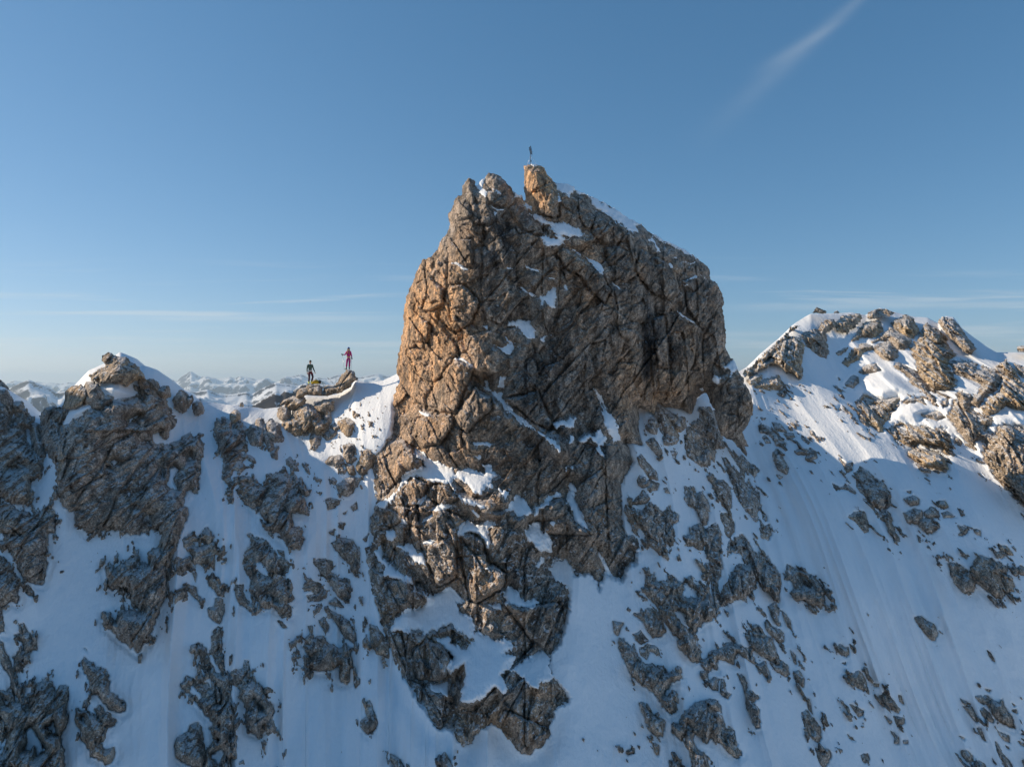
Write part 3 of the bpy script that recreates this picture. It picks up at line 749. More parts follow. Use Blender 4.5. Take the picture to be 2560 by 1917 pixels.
1.4||broad domed rock with a long leg at the lower edge|d6|650,1260 700,1200 800,1130 940,1120 970,1170 975,1240 1000,1330 1040,1330 1080,1410 1080,1490 1140,1550 1080,1570 1020,1530 930,1440 880,1400 860,1460 790,1400 740,1370 760,1500 850,1540 880,1700 740,1700 730,1540 695,1470 690,1370 650,1440 600,1410 570,1340 580,1290 640,1320|910,1210 960,1205 970,1240|700,1300 740,1350 690,1340
.7||narrow leaf shaped rock standing alone right of the domed rock|d6|1100,905 1160,920 1180,1040 1230,1050 1265,1100 1220,1130 1270,1190 1285,1340 1240,1350 1200,1240 1160,1090 1130,980
.7||arched rock band like a bridge across the lower apron|d6|820,800 870,790 880,740 960,700 1010,660 1060,640 1110,680 1190,700 1240,820 1180,800 1110,740 1070,820 1010,810 940,800 940,860 880,830 870,870 810,850
.4||ragged foot below the left end of the arched band|d6|800,890 850,890 870,970 920,930 950,950 940,1040 900,1030 820,940
.3||spiky shard right of the ragged foot|d6|970,950 990,950 1010,1050 1045,1070 1020,1110 965,1060
.8||dark shield shaped rock right of the arched band|d6|1145,575 1220,610 1370,610 1400,700 1420,780 1370,800 1290,750 1200,680
.4||small triangular rock below the shield rock|d6|1250,840 1320,810 1340,870 1365,920 1330,930
.45||winged rock right under the shield rock|d6|1370,815 1430,840 1450,805 1500,840 1510,900 1490,935 1400,880
.5||slanted rock left half of the split pair above the shield rock|d6|1340,370 1400,340 1430,400 1420,470 1445,520 1410,510 1370,430
.4||slanted rock right half of the split pair above the shield rock|d6|1450,400 1490,430 1530,510 1540,570 1500,530 1480,480
.5||clawed rock between the split pair and the shield rock|d6|1320,500 1330,480 1380,530 1430,550 1470,580 1470,640 1430,660 1370,600 1330,550
.25||thin sliver of rock right of the shield rock|d6|1520,715 1560,760 1565,830 1530,740
.4||small rock with a tail at the apron's outer foot|d6|1550,900 1590,880 1635,950 1620,1010 1570,940
.2||needle thin rock above the speckled rock|d6|1650,1100 1670,1110 1700,1230 1670,1190
.7||speckled elongated rock above the heart shaped stone|d6|1615,1220 1650,1200 1720,1270 1760,1330 1770,1430 1750,1480 1690,1420 1650,1360 1620,1300|1670,1300 1690,1320 1700,1390 1675,1330
.7||heart shaped stone at the lower edge of the photo|d6|1725,1500 1760,1515 1800,1505 1840,1520 1845,1570 1800,1656 1770,1656 1735,1570
1.1||big pointed dark rock alone on the great right snow slope|d6|1475,150 1480,90 1500,40 1560,80 1640,100 1720,130 1750,200 1795,250 1790,310 1780,385 1740,360 1640,330 1570,310 1530,260 1550,230 1520,150 1500,165|1600,120 1640,150 1690,200 1680,210 1640,180
.45||winged stone in the middle of the great right snow slope|d6|1900,690 1925,665 1960,700 1985,690 1995,740 1970,770 1930,750
.2||tiny stone under the winged stone|d6|1930,820 1965,810 1965,835
.6||notched oval rock below the winged stone|d6|1995,910 2020,900 2080,880 2130,960 2145,1020 2110,1050 2050,1010 2000,960
.3||scattered chip of rock under the notched oval rock|d6|2000,1150 2040,1170 2110,1200 2100,1240 2070,1250 2030,1200
.2||small dark sliver low on the great right slope|d6|1980,1390 2035,1440 2000,1420
.3||round pebble shaped rock near the lower edge, left of the spotted slab|d6|2090,1560 2140,1540 2150,1590 2110,1610
.35||small upright stone below the club shaped rock|d6|420,1455 470,1480 465,1560 440,1540
.3||low stone left of the small upright stone near the lower edge|d6|210,1530 270,1500 270,1540 220,1550
.6||rock cut by the lower edge beside the domed rock|d6|550,1600 640,1590 660,1700 570,1700
1.0||dark bulging rock with a long tail on the upper right slope|c7|985,1390 970,1340 1020,1300 1080,1330 1130,1380 1180,1390 1250,1500 1240,1560 1220,1610 1150,1600 1080,1570 1040,1490 990,1440
.5||tail of dark rock hanging under the bulging rock|d7|680,210 700,160 740,170 760,210 760,260 800,350 780,350 740,290 720,240
.5||triangular dark rock left of the hanging tail|d7|505,210 550,180 605,170 620,230 625,300 600,300 560,250
.35||flat curved rock left of the bulging rock|c7|810,1415 870,1440 930,1420 990,1490 900,1460 840,1465
.35||small knotty rock above the bulging rock|c7|870,1240 910,1270 960,1270 960,1320 920,1340 900,1300
.6||rounded double rock on the slope beside the tower shadow edge|c7|535,1180 590,1165 650,1170 690,1190 705,1230 660,1265 620,1250 620,1215 560,1210
.6||long slanting rock right of the tower buttress|c7|315,990 380,1040 440,1090 475,1130 470,1150 410,1145 370,1080 330,1040
.45||oval rock above right of the long slanting rock|c7|380,980 440,990 480,1040 410,1030
.35||small oval rock touching the larger oval rock|c7|470,1060 530,1050 545,1080 490,1095
.35||curved stone left under the long slanting rock|c7|305,1080 330,1070 365,1120 330,1130
.6||slim rock with a snow moat below the long slanting rock|c7|380,1190 420,1180 460,1250 495,1310 480,1345 420,1310 400,1260 385,1230
.3||flat stone near the shadow edge, right of the oval rocks|c7|590,1080 650,1120 640,1130 600,1100
.3||stone chip below the rock with the snow moat|c7|405,1350 450,1370 430,1385
.25||stone nearest the tower buttress on the right slope|c7|295,940 330,945 310,960
.5||lens shaped rock below the lit snow rib|c7|1330,1530 1400,1505 1450,1530 1440,1570 1380,1575
.25||thin flat rock just above the lens shaped rock|c7|1335,1475 1390,1470 1380,1490
.5||rugged rock left in the row under the lens shaped rock|d7|830,190 890,165 940,180 930,220 910,250 850,240
.45||middle rock of the row under the lens shaped rock|d7|945,180 990,155 1030,180 1030,210 970,220 950,200
.5||pointed rock below the row, above open snow|d7|910,230 980,225 1030,265 990,300 960,300 920,265
.3||flat slab right end of the row under the lens shaped rock|d7|1045,190 1080,180 1130,210 1060,215
.35||leaning rock right below the flat slab|d7|1140,260 1200,280 1190,310 1140,320 1160,300
.3|w|sunlit stones on the lit snow rib|d7|1010,120 1060,120 1090,150 1060,165 1020,145
.25||stone chain on the shaded edge of the lit rib|d7|1140,160 1185,200 1160,205
.3||dark stone by the end of the lit snow rib|d7|1230,280 1270,290 1270,320 1240,305
.9||dark rounded crag, left one of the twin crags on the far right|d7|1070,470 1130,475 1180,500 1220,530 1240,600 1230,640 1180,645 1130,600 1100,530|1150,510 1200,530 1180,540
1.0||big cracked crag, right one of the twin crags on the far right|d7|1200,520 1240,480 1270,435 1330,440 1380,480 1430,500 1430,530 1390,540 1400,580 1420,660 1390,690 1350,670 1290,620 1240,580
.5||knob attached right of the big cracked crag|d7|1400,570 1440,550 1465,600 1460,640 1420,650
.4||rock at the right edge beside the twin crags|d7|1475,520 1500,490 1540,510 1560,540 1500,545
.35||small rock above the big cracked crag|d7|1350,410 1390,410 1410,440 1390,455
.35|w|rocks at the lower tip of the thin sunlit snow streak|d7|1370,370 1420,380 1460,430 1430,430 1390,400
.25||small stone left above the big cracked crag|d7|1155,430 1200,430 1190,455
.7||double rock alone below the long snow runnels|d7|890,790 930,780 970,820 1000,830 1020,880 1010,930 970,900 930,850 900,820
.6||spotted slab low on the right slope, pointing down right|d7|665,1250 700,1240 720,1210 750,1250 810,1320 800,1340 750,1310 680,1280
.3||small sliver under the spotted slab|d7|715,1355 760,1390 750,1405
.35||hook shaped stone under the spotted slab|d7|770,1360 830,1370 830,1400 795,1420
.4||elongated stone near the lower edge under the hook shaped stone|d7|750,1440 800,1480 800,1520 770,1520 780,1490
.25||thin stone right of the spotted slab|d7|794,1235 815,1240 828,1290 805,1275
.25||little oval stone right of the elongated stone near the lower edge|d7|825,1500 850,1500 848,1515 830,1517
.25||little oval stone above the spotted slab|d7|650,1168 690,1172 685,1190 655,1187
.3||lone thin splinter on the far right snow|d7|1310,980 1330,1000 1355,1045 1330,1020
.7||drop shaped dark rock in the lower right corner group|e3|905,985 960,980 1010,980 1050,1070 1060,1150 1010,1120 970,1060
.3||flat flake above the drop shaped rock|e3|885,907 950,930 1020,970 940,962
1.1||largest dark rock of the lower right corner group|e3|1045,880 1100,880 1170,880 1210,910 1250,940 1310,950 1340,900 1360,990 1440,1080 1465,1220 1420,1210 1300,1140 1230,1080 1210,1010 1160,970 1080,940
.6||oblong rock left against the largest lower right rock|e3|1090,1030 1130,995 1200,1050 1250,1130 1240,1165 1170,1140 1110,1080
.3||small stone above the largest lower right rock|e3|1150,790 1220,800 1200,830 1165,815
.45||club shaped rock below the drop shaped rock|e3|1045,1215 1110,1220 1130,1290 1165,1370 1130,1350 1080,1270
.45||rough rock below right of the largest lower right rock|e3|1280,1250 1340,1270 1410,1310 1420,1380 1370,1360 1310,1300
.25||small slanting stone under the rough lower right rock|e3|1375,1410 1430,1460 1390,1440
.6||long thin rib leaving the lower edge near the right corner|e3|1265,1370 1300,1430 1350,1520 1420,1600 1480,1700 1400,1700 1330,1560 1280,1480
.6||oval boulder near the lower edge, right side|e3|885,1470 960,1470 1010,1530 1010,1590 950,1575 900,1530
.6||round boulder cut by the lower edge, right side|e3|1040,1600 1090,1580 1150,1620 1180,1700 1060,1700
.25||small oval stone above the oval boulder|e3|865,1310 930,1330 920,1350
.25||stone at the upper right of the corner group|e3|1440,945 1490,970 1470,987
.3||crumbled stones right of the corner group|e3|1430,1030 1500,1010 1500,1060
.3||stone at the right frame edge above the corner|e3|1545,1290 1600,1260 1610,1300
.3||stones at the right frame edge near the corner|e3|1510,1370 1600,1400 1600,1430 1530,1400
.4||rock in the very corner at lower right|e3|1560,1580 1620,1560 1640,1680 1590,1650
.25||thin shard near the lower edge between boulder and rib|e3|1230,1550 1270,1620 1245,1595
.8|krw|small orange horn on the left top of the right peak|c7|660,187 700,130 780,165 780,192
.4|kr|tiny knob right of the orange horn on the right peak|c7|820,188 825,168 850,155 875,175 870,190
.9|kr|rounded snow capped rock at the top of the right peak|c7|1060,220 1075,170 1130,150 1200,145 1290,185 1230,210 1160,225 1090,232
1.6|krw|long sunlit rock flank at the left end of the right peak|c7|155,620 240,540 330,460 420,380 470,330 530,260 600,270 560,300 510,340 590,350 620,420 610,480 600,560 610,660 570,680 520,630 480,620 430,570 360,560 350,590 300,600 240,630 180,650|320,540 380,480 360,530
.7|rw|rounded brown boulder at the foot of the sunlit flank|c7|205,670 250,630 300,640 280,680 220,695
.9|rw|brown block below the sunlit flank, casting a shadow on snow|c7|260,710 330,670 420,640 460,690 465,730 440,740 300,730
.5|rw|small knob under the brown block below the sunlit flank|c7|410,765 460,740 480,780 430,785
1.3|r|dark hanging rock shield left of the snow gully on the right peak|c7|610,330 650,310 720,310 740,260 790,240 830,230 830,270 800,300 770,320 760,380 790,470 770,500 720,490 640,420 610,360
.8|rw|wedge of brown rock under the snow dome of the right peak|c7|850,250 900,210 1010,195 1020,220 980,270 920,320 860,310
.9|rw|slanting brown slab below the top rock of the right peak|c7|960,380 1010,320 1060,260 1150,240 1180,300 1120,350 1030,350
1.1|rw|rugged brown block right of the slanting slab on the right peak|c7|1250,250 1350,205 1400,230 1440,310 1400,350 1340,340 1290,300
1.0|r|stepped rock band in the centre of the right peak|c7|1110,390 1170,350 1240,300 1280,320 1340,340 1380,380 1360,440 1290,440 1230,370 1150,380
.9|rw|brown rock spur beside the gully of the right peak|c7|890,540 960,450 1040,410 1110,420 1100,445 1040,460 1010,520 930,565
1.0|r|brown square face between two snow steps of the right peak|c7|1110,430 1150,410 1230,390 1290,450 1300,500 1240,530 1180,520
.8|r|low rock brow above the smooth snow roof|c7|995,610 1050,560 1130,540 1190,600 1130,620 1040,635
2.0|rw|tall sunlit pillar wall of the right peak|c7|1380,430 1440,400 1460,320 1500,265 1560,300 1620,340 1640,400 1700,490 1660,540 1680,600 1730,710 1650,740 1550,760 1500,700 1440,640 1430,560 1400,500
1.4|kr|shaded rock fin with a snow cap right of the pillar wall|c7|1570,240 1620,200 1700,220 1750,280 1790,340 1870,440 1830,490 1770,470 1700,400 1640,340 1600,290
.8|r|slanting broken band below the pillar wall|c7|1250,560 1300,540 1350,560 1430,600 1500,700 1560,810 1600,880 1540,830 1480,760 1400,700 1330,620
.8|r|dark stack of slabs left of the smooth snow roof|c7|900,690 960,630 1010,640 1010,690 970,730 910,715
1.5|rw|big brown crag under the smooth snow roof|c7|970,850 1040,755 1090,770 1180,800 1280,780 1310,800 1300,850 1250,900 1240,960 1190,1000 1200,1050 1150,1050 1090,1000 1000,960 1000,900
.6|r|narrow rock ledge right of the crag under the snow roof|c7|1310,830 1360,800 1470,790 1490,840 1430,830 1340,850
2.0|rw|great rounded brown cliff low on the right peak|c7|1230,1050 1230,990 1300,960 1400,980 1500,990 1560,1010 1590,1000 1650,1010 1680,1080 1690,1180 1660,1220 1620,1220 1600,1170 1450,1140 1380,1150 1300,1130 1250,1100
1.3|rw|lower lip of the great rounded cliff, under a snow ledge|c7|1340,1180 1400,1155 1500,1170 1610,1200 1650,1250 1670,1320 1620,1335 1500,1300 1400,1260 1350,1220
.8|r|grey rock strip above the great rounded cliff|c7|1420,910 1500,890 1600,890 1640,940 1580,970 1490,950
1.2|r|shaded rock band between pillar wall and right edge crag|c7|1650,520 1740,530 1850,560 1860,600 1920,580 2000,600 2050,640 2000,750 1920,800 1890,850 1830,860 1800,830 1870,760 1900,700 1790,640 1700,620
1.9|krw|brown crag tower at the right edge|c7|2000,570 2040,540 2080,500 2120,560 2200,680 2400,760 2400,900 2150,890 2080,860 2000,920 1950,930 1890,930 1890,860 1950,800 2030,740 2040,660
.6|r|dark block in the snow between the pillar wall and the great cliff|c7|1610,820 1660,790 1660,860 1620,870
2.6|r|massive rock wall at the right edge, brown above and dark below|c7|1680,870 1740,740 1830,780 1830,860 1900,930 1980,940 1940,1030 1990,1050 2060,990 2140,980 2400,1050 2400,1750 2100,1470 2000,1380 1920,1260 1900,1190 1930,1140 1880,1100 1860,1180 1780,1130 1700,1010 1650,920
.5|r|low rock left of the foot of the right edge wall|c7|1690,1060 1750,1090 1770,1150 1700,1130
.8|krw|small sunlit rock on the snow crest at the right frame edge|c7|2150,450 2150,420 2220,412 2400,440 2400,470 2160,470
.6|r|grey rock under the crest at the right frame edge|c7|2140,550 2220,600 2400,640 2400,680 2200,640
.3|r|small stone below the dark slab stack in the gully|c7|860,725 890,735 885,757 862,752
.35|r|small stone at the foot of the right peak gully|c7|850,860 870,848 877,880 860,895
.35|r|flat rocks in the upper gully of the right peak|c7|845,470 880,450 925,437 905,462 860,490
.3|r|pair of stones low in the gully beside the slab stack|c7|845,640 870,650 885,675 860,672
.3|r|small stone on the lit slope under the great cliff|c7|1465,1335 1500,1340 1530,1362 1500,1372
.3|r|lone stone on the snow right of the great cliff|c7|1878,1340 1895,1345 1912,1372 1890,1368
.35|r|small rock under the left foot of the big brown crag|c7|1040,1000 1100,1030 1070,1042
.25||small pointed stone above the lit snow of the shadow edge|c7|655,1035 675,1040 690,1065 668,1060
'''
PEOPLE_ROCKS = '''
1.0|kw|brown rock spire that the person in pink stands on|c1|800,1240 800,1100 840,1060 880,1040 960,1050 1000,1035 1080,965 1130,860 1215,810 1217,768 1290,772 1340,780 1400,890 1450,950 1380,970 1330,1000 1290,1080 1200,1120 1140,1170 1060,1210 900,1225 870,1245
1.0|kw|rounded brown rock that the person in green stands on|c1|280,1290 300,1180 380,1110 480,1090 500,1033 600,1022 720,1030 790,1100 770,1150 770,1245 640,1240 520,1220 400,1270
.5|kw|low brown rock on the crest left of the standing rock|c1|0,1425 0,1400 60,1320 160,1290 240,1310 250,1340 150,1370 40,1420
.5|w|small split brown rock just below the crest rock|c1|160,1430 200,1350 270,1310 400,1330 400,1400 340,1440 240,1445
.3|kw|tiny brown knob alone on the snow saddle|P|598,1017 600,1008 606,1005 610,1012 609,1018
.3|w|brown stone in the snow hump under the saddle|P|584,1040 590,1034 593,1040 590,1048 585,1049
'''
SNOW_SKY = pts('P', '''-1300,760 -700,860 -300,930 0,965 40,990 87,1045 112,1044 130,1025 160,1005 185,965 222,926 262,908 300,880 335,895 352,915 362,914 385,922 420,945
 450,970 480,990 492,1001 505,1004 560,1010 600,1014 640,1018 660,1022 700,1018 724,1007 745,995 765,988 802,989 818,989 849,982 877,967 888,946 904,954 923,956 958,950
 985,938 1000,930 1050,965 1200,1000 1600,1000 1780,950 1850,928 1870,915 1905,880 1945,850 1985,812 2000,802 2027,784 2110,783 2130,781 2165,788 2200,770 2245,783 2290,793 2320,795 2345,808 2365,790 2385,793 2405,820
 2435,844 2468,868 2492,880 2540,880 2570,882 2750,890 3200,840 3800,760''')
# ------------------------------------------------------------------ the mountain: distances (m) of the snow face at control directions
D_SNOW = TPS([
    (-1300, 900, 50), (-700, 950, 46), (-300, 960, 43), (0, 970, 43), (90, 1045, 43.5), (280, 900, 45), (420, 960, 46.5), (490, 1005, 48),
    (640, 1015, 50), (770, 990, 50.5), (870, 950, 51.5), (990, 935, 50.5), (1200, 960, 50), (1450, 940, 51), (1700, 930, 53),
    (1850, 930, 61.5), (1900, 890, 64), (2020, 790, 71), (2200, 770, 74), (2400, 800, 72), (2560, 880, 65), (2800, 890, 62), (2300, 950, 62), (2480, 1000, 57), (3800, 800, 80),
    (0, 1150, 40.5), (280, 1100, 41.5), (640, 1200, 44.5), (960, 1060, 46.2), (780, 1080, 48), (900, 1200, 43.8), (1200, 1200, 45), (1650, 1100, 47), (1890, 1080, 56.5), (2050, 1080, 56.2), (2200, 1100, 54.5), (2380, 1180, 51), (2560, 1150, 51),
    (-700, 1400, 38), (0, 1400, 36.5), (640, 1450, 38.5), (1000, 1450, 38.5), (1300, 1450, 38.5), (1650, 1400, 41), (2000, 1400, 46), (2560, 1400, 45.5), (3800, 1400, 52),
    (-700, 1917, 29), (0, 1917, 29.5), (640, 1917, 31), (1280, 1917, 32), (1900, 1917, 35), (2560, 1917, 39), (3800, 1917, 46),
    (0, 2400, 24), (1280, 2400, 26.5), (2560, 2400, 32)])
# skyline of the snow as a function of the horizontal direction
_su = np.array([p[0] for p in SNOW_SKY]); _sv = np.array([p[1] for p in SNOW_SKY])


def skyline(u):
    return np.interp(u, _su, _sv)


# small shapes in the snow itself: outline, height towards the viewer, soft edge in photo pixels
SNOW_SHAPES = [
    (pts('c1', '1385,1080 1408,1110 1352,1310 1275,1460 1235,1500 1290,1320'), 0.55, 7),
    (pts('c7', '1010,640 1190,590 1290,640 1470,780 1300,770 1180,800 1060,750'), 1.0, 22),
    (pts('c7', '1290,870 1380,830 1500,880 1420,970 1240,960'), 0.9, 22),
    (pts('c7', '1960,950 2110,880 2260,900 2260,1040 2060,990'), 0.8, 26),
    (pts('c3', '860,440 960,410 1040,400 1130,470 1200,500 1100,540 960,520'), 0.6, 22),
    (pts('c3', '540,660 700,580 840,590 720,690 600,740 520,820'), 0.6, 18),
    (pts('c4', '0,360 200,345 290,400 300,480 160,560 20,600'), 0.5, 25),
]


def base_snow(u, v, detail=True, crest=True):
    """distance of the snow surface"""
    D = D_SNOW(u, v)
    X = (u - CU) / FPX * D; Z = (CV - v) / FPX * D
    X = X.astype(np.float32); Z = Z.astype(np.float32)
    S = skyline(u).astype(np.float32)
    if crest:
        below = np.maximum(v - S, 0)
        D = D + 1.5 * np.exp(-below / 26.0) + 1.2 * np.exp(-below / 80.0)
    fade = sstep(v - S, 0, 70)
    # runnels that follow the fall line, swells and wind crust
    wt = sstep(u, 900, 1700)
    xa = (X * wt + (u - CU) / FPX * 42.0 * (1 - wt)).astype(np.float32)      # the left face narrows downhill like a funnel
    zw = xa + 0.9 * vnoise(X * 0.12, Z * 0.12, Z * 0, 5)
    D = D - 1.1 * fade * vnoise(X * 0.22, X * 0 + Z * 0.09, X * 0, 3)
    r = np.abs(vnoise(zw * 0.55, Z * 0.06, X * 0 + 2.2, 21))
    calm = 1 - 0.8 * np.exp(-((u - 930) / 150) ** 2 - ((v - 1040) / 150) ** 2) - 0.75 * np.exp(-((u - 2080) / 230) ** 2 - ((v - 1050) / 150) ** 2)
    D = D - (0.60 + 0.15 * sstep(v, 1100, 1400) - 0.2 * sstep(u, 1850, 2100) * sstep(-v, -1300, -1000)) * (0.5 - r) * fade * calm
    r3 = np.abs(vnoise(zw * 0.9 + 3.3, Z * 0.045, X * 0 + 5.2, 25))
    D = D - 0.20 * (0.5 - r3) * fade * sstep(u, 1850, 2100)
    r2 = np.abs(vnoise(zw * 1.5, Z * 0.10, X * 0 + 7.2, 22))
    D = D - 0.38 * (0.5 - r2) * fade * calm * sstep(vnoise(X * 0.2, Z * 0.12, X * 0, 31), -0.4, 0.5)
    if detail:
        D = D - 0.10 * fbm(X * 0.9, Z * 0.6, D * 0, 4, seed=41)
        D = D - 0.045 * fbm(zw * 3.4, Z * 0.35, D * 0, 3, 0.6, seed=47) * sstep(vnoise(X * 0.25, Z * 0.2, X * 0, 49), -0.5, 0.6)
    return D.astype(np.float32)


def xyz(u, v, D):
    return np.stack([(u - CU) / FPX * D, D, (CV - v) / FPX * D], -1).astype(np.float32)


# ---- lattice of directions on which rocks are cut (2 photo pixels apart)
ST = 2.0
U0, V0 = -240.0, 380.0
NU, NV = int((2800 - U0) / ST), int((2080 - V0) / ST)
GU = (U0 + ST * np.arange(NU, dtype=np.float32))[None, :].repeat(NV, 0)
GV = (V0 + ST * np.arange(NV, dtype=np.float32))[:, None].repeat(NU, 1)
G_SN = base_snow(GU, GV, detail=False, crest=False)
GX = (GU - CU) / FPX * G_SN
GZ = (CV - GV) / FPX * G_SN


def rot(a, b, deg):
    c, s = math.cos(math.radians(deg)), math.sin(math.radians(deg))
    return a * c + b * s, -a * s + b * c


def rock_relief(X, Z, Y, angle, seed, sc=1.0):
    """broken limestone: metres towards the viewer; planes and cracks along a bedding direction"""
    wx = X + 0.16 * fbm(X * 0.8, Z * 0.8, Y * 0, 3, seed=seed + 90) * sc
    wz = Z + 0.16 * fbm(X * 0.8 + 9, Z * 0.8, Y * 0, 3, seed=seed + 95) * sc
    a, b = rot(wx, wz, angle)
    h = np.zeros_like(X, dtype=np.float32)
    for per, an, amp, ck in ((3.4, 2.1, 0.50, 0.18), (1.35, 1.9, 0.34, 0.17), (0.60, 1.8, 0.22, 0.06), (0.25, 1.5, 0.12, 0.02)):
        f, e = facets(a / (per * an), b / per, seed)
        h += amp * f
        h -= ck * (1 - sstep(e, 0.0, 0.09)) * sstep(vnoise(a / per * .35, b / per * .35, Y * 0, seed + 3), -0.35, 0.35)
        seed += 7
    h += 0.06 * fbm(wx * 1.7, wz * 1.7, Y * 0, 4, 0.6, seed=seed, ridged=True)
    h += 0.05 * fbm(wx * 7, wz * 7, Y * 0, 3, 0.7, seed=seed + 4, ridged=True)
    h += 0.04 * fbm(a * 3.0, b * 9.0, Y * 0, 3, 0.6, seed=seed + 9)
    # long joints that run through many blocks
    for aa, bb, w_, sd_ in ((a * 0.16, b * 0.75, 0.045, 1), (wx * 0.80, wz * 0.14, 0.05, 2), (a * 0.45, b * 1.9, 0.05, 3)):
        n = vnoise(aa, bb, Y * 0 + sd_ * 3.7, seed + 70 + sd_)
        g = np.exp(-(np.abs(n) / w_) ** 2)
        mk = sstep(vnoise(X * 0.3, Z * 0.3, Y * 0, seed + 80 + sd_), -0.25, 0.45)
        h -= mk * (0.22 if sd_ < 3 else 0.08) * g - 0.20 * (1 if sd_ < 3 else .35) * np.sign(n) * np.exp(-(np.abs(n) / 0.22) ** 2)
    return h * sc


_ea, _eb = rot(GX, GZ, -58.0)
G_EDGE = (8.5 * fbm(_ea * 1.0, _eb * 1.9, GX * 0, 4, 0.62, seed=61) + 6.0 * fbm(_ea * 2.8, _eb * 6.0, GX * 0, 3, 0.65, seed=67)
          + 3.2 * fbm(_ea * 7.0, _eb * 11.0, GX * 0, 2, 0.7, seed=73)).astype(np.float32)
G_REL = rock_relief(GX, GZ, GX * 0, 58.0, 300)


def sub(poly, pad=16):
    u = [p[0] for p in poly]; v = [p[1] for p in poly]
    i0 = max(0, int((min(u) - pad - U0) / ST)); i1 = min(NU, int((max(u) + pad - U0) / ST) + 2)
    j0 = max(0, int((min(v) - pad - V0) / ST)); j1 = min(NV, int((max(v) + pad - V0) / ST) + 2)
    return slice(j0, j1), slice(i0, i1)


def snap(u, v, s, lim):
    """pull the lattice points just outside an outline on to it, so that the edge runs clean"""
    gy, gx = np.gradient(s, ST)
    g2 = gx * gx + gy * gy + 1e-6
    m = (s < lim)
    du = np.clip((lim - s) * gx / g2, -2.4, 2.4); dv = np.clip((lim - s) * gy / g2, -2.4, 2.4)
    return np.where(m, u + du, u), np.where(m, v + dv, v)


def area(poly):
    a = 0
    for i in range(len(poly)):
        x0, y0 = poly[i]; x1, y1 = poly[(i + 1) % len(poly)]
        a += x0 * y1 - x1 * y0
    return abs(a) / 2


def build_rock(name, label, poly, holes, H, flags, edge_amp=1.0, dist=None, smooth=True, mat=None):
    sky = 'k' in flags
    sl = sub(poly)
    u, v = GU[sl].copy(), GV[sl].copy()
    A = area(poly)
    s = poly_sdf(poly, u, v)
    amp = min(1.0, 0.085 * math.sqrt(A) / 9.0 + 0.12) * edge_amp
    s = s + G_EDGE[sl] * amp * (0.8 if sky else 1.0)
    if 'r' in flags:
        s = s - (2.0 if sky else 6.5)
    for h in holes:
        s = np.minimum(s, -(poly_sdf(h, u, v) + G_EDGE[sl] * 0.45))
    mpp = float(np.mean(G_SN[sl])) / FPX
    if dist is not None:
        mpp = dist / FPX
    vmin = min(p[1] for p in poly); vmax = max(p[1] for p in poly)
    t = np.clip((v - vmin) / (vmax - vmin + 1), 0, 1)
    size = math.sqrt(A) * mpp
    w = min(13.0, 3.5 + 0.055 * math.sqrt(A))
    prof = 1 - np.exp(-np.maximum(s, 0) / w)
    Hl = H * (0.62 if 'r' in flags else 0.85 if sky or 'w' in flags else 0.58) * (0.55 + 0.65 * t)
    if 'w' in flags:
        Hl = Hl + 0.34 * (u - sum(p[0] for p in poly) / len(poly)) * mpp
    rel = G_REL[sl] * np.clip(size / 3.2, 0.22, 1.0)
    if 'r' in flags:
        rel = rel * 1.2
    elif sum(p[0] for p in poly) / len(poly) < 640:
        rel = rel * 0.72          # the left faces are smoother, more massive stone
    Dr = G_SN[sl]
    if dist is not None:
        Dr = Dr * 0 + dist
    front = Dr - Hl * prof - rel * np.clip(prof * 1.5, 0, 1)
    if sky:
        lim = 0.0
        front = front + 0.15
    else:
        lim = -9.0
        front = np.where(s < 0, Dr + 0.06 - s * 0.05, front + 0.06 * (1 - prof))
    pt = s > lim
    keep = pt[:-1, :-1] | pt[1:, :-1] | pt[1:, 1:] | pt[:-1, 1:]
    uu, vv = snap(u, v, s, lim) if sky else (u, v)
    P = xyz(uu, vv, front).reshape(-1, 3)
    F = grid_faces(keep)
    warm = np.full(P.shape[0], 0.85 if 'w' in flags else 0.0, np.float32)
    P, F, ex = compact(P, F, {'warm': warm})
    stain_shade = np.zeros(len(P), np.float32)
    if sky:                                     # closed body: a back of its own
        back = Dr + 0.15 + (0.5 * size + H) * prof
        B = xyz(uu, vv, back).reshape(-1, 3)
        Fb = grid_faces(keep)[:, ::-1]
        B, Fb, _ = compact(B, Fb)
        F = np.vstack([F, Fb + len(P)])
        P = np.vstack([P, B])
        ex['warm'] = np.concatenate([ex['warm'], ex['warm']]); stain_shade = np.zeros(len(P), np.float32)
    m = mat or (ROCK_R if 'r' in flags else ROCK)
    uc = sum(p[0] for p in poly) / len(poly)
    o = link_mesh(name, P, F, m, attrs={'warm': ex['warm'], 'stain_shade': stain_shade, 'dust': stain_shade + (0.8 if 1400 < uc < 1960 else 0.35)})
    uc = sum(p[0] for p in poly) / len(poly); vc = sum(p[1] for p in poly) / len(poly)
    gr = ('rocks of the right peak' if 'r' in flags else 'rocks of the crest where the people stand' if sky and 590 < uc < 900 else
          'rocks of the left slope' if uc < 640 else 'rocks in the gully left of the tower' if uc < 1120 else
          'rocks of the apron right of the tower' if uc < 1960 - 0.25 * (1500 - vc) * (vc < 1500) else 'rocks of the great right slope')
    tag(o, label, 'rock' if size < 1.6 else 'rock outcrop', gr)
    return o


def parse_rocks(txt):
    for line in txt.strip().splitlines():
        f = line.split('|')
        H, fl, lab, view = float(f[0]), f[1], f[2], f[3]
        polys = [pts(view, q) for q in f[4:]]
        yield H, fl, lab, polys[0], [h for h in polys[1:] if h[0][0] > -700]


# rocks press a hollow round themselves into the snow (wind moats), collected while they are cut
G_MOAT = np.zeros_like(G_SN)
G_IN = np.full_like(G_SN, -200.0)
G_TW = np.full_like(G_SN, -200.0)


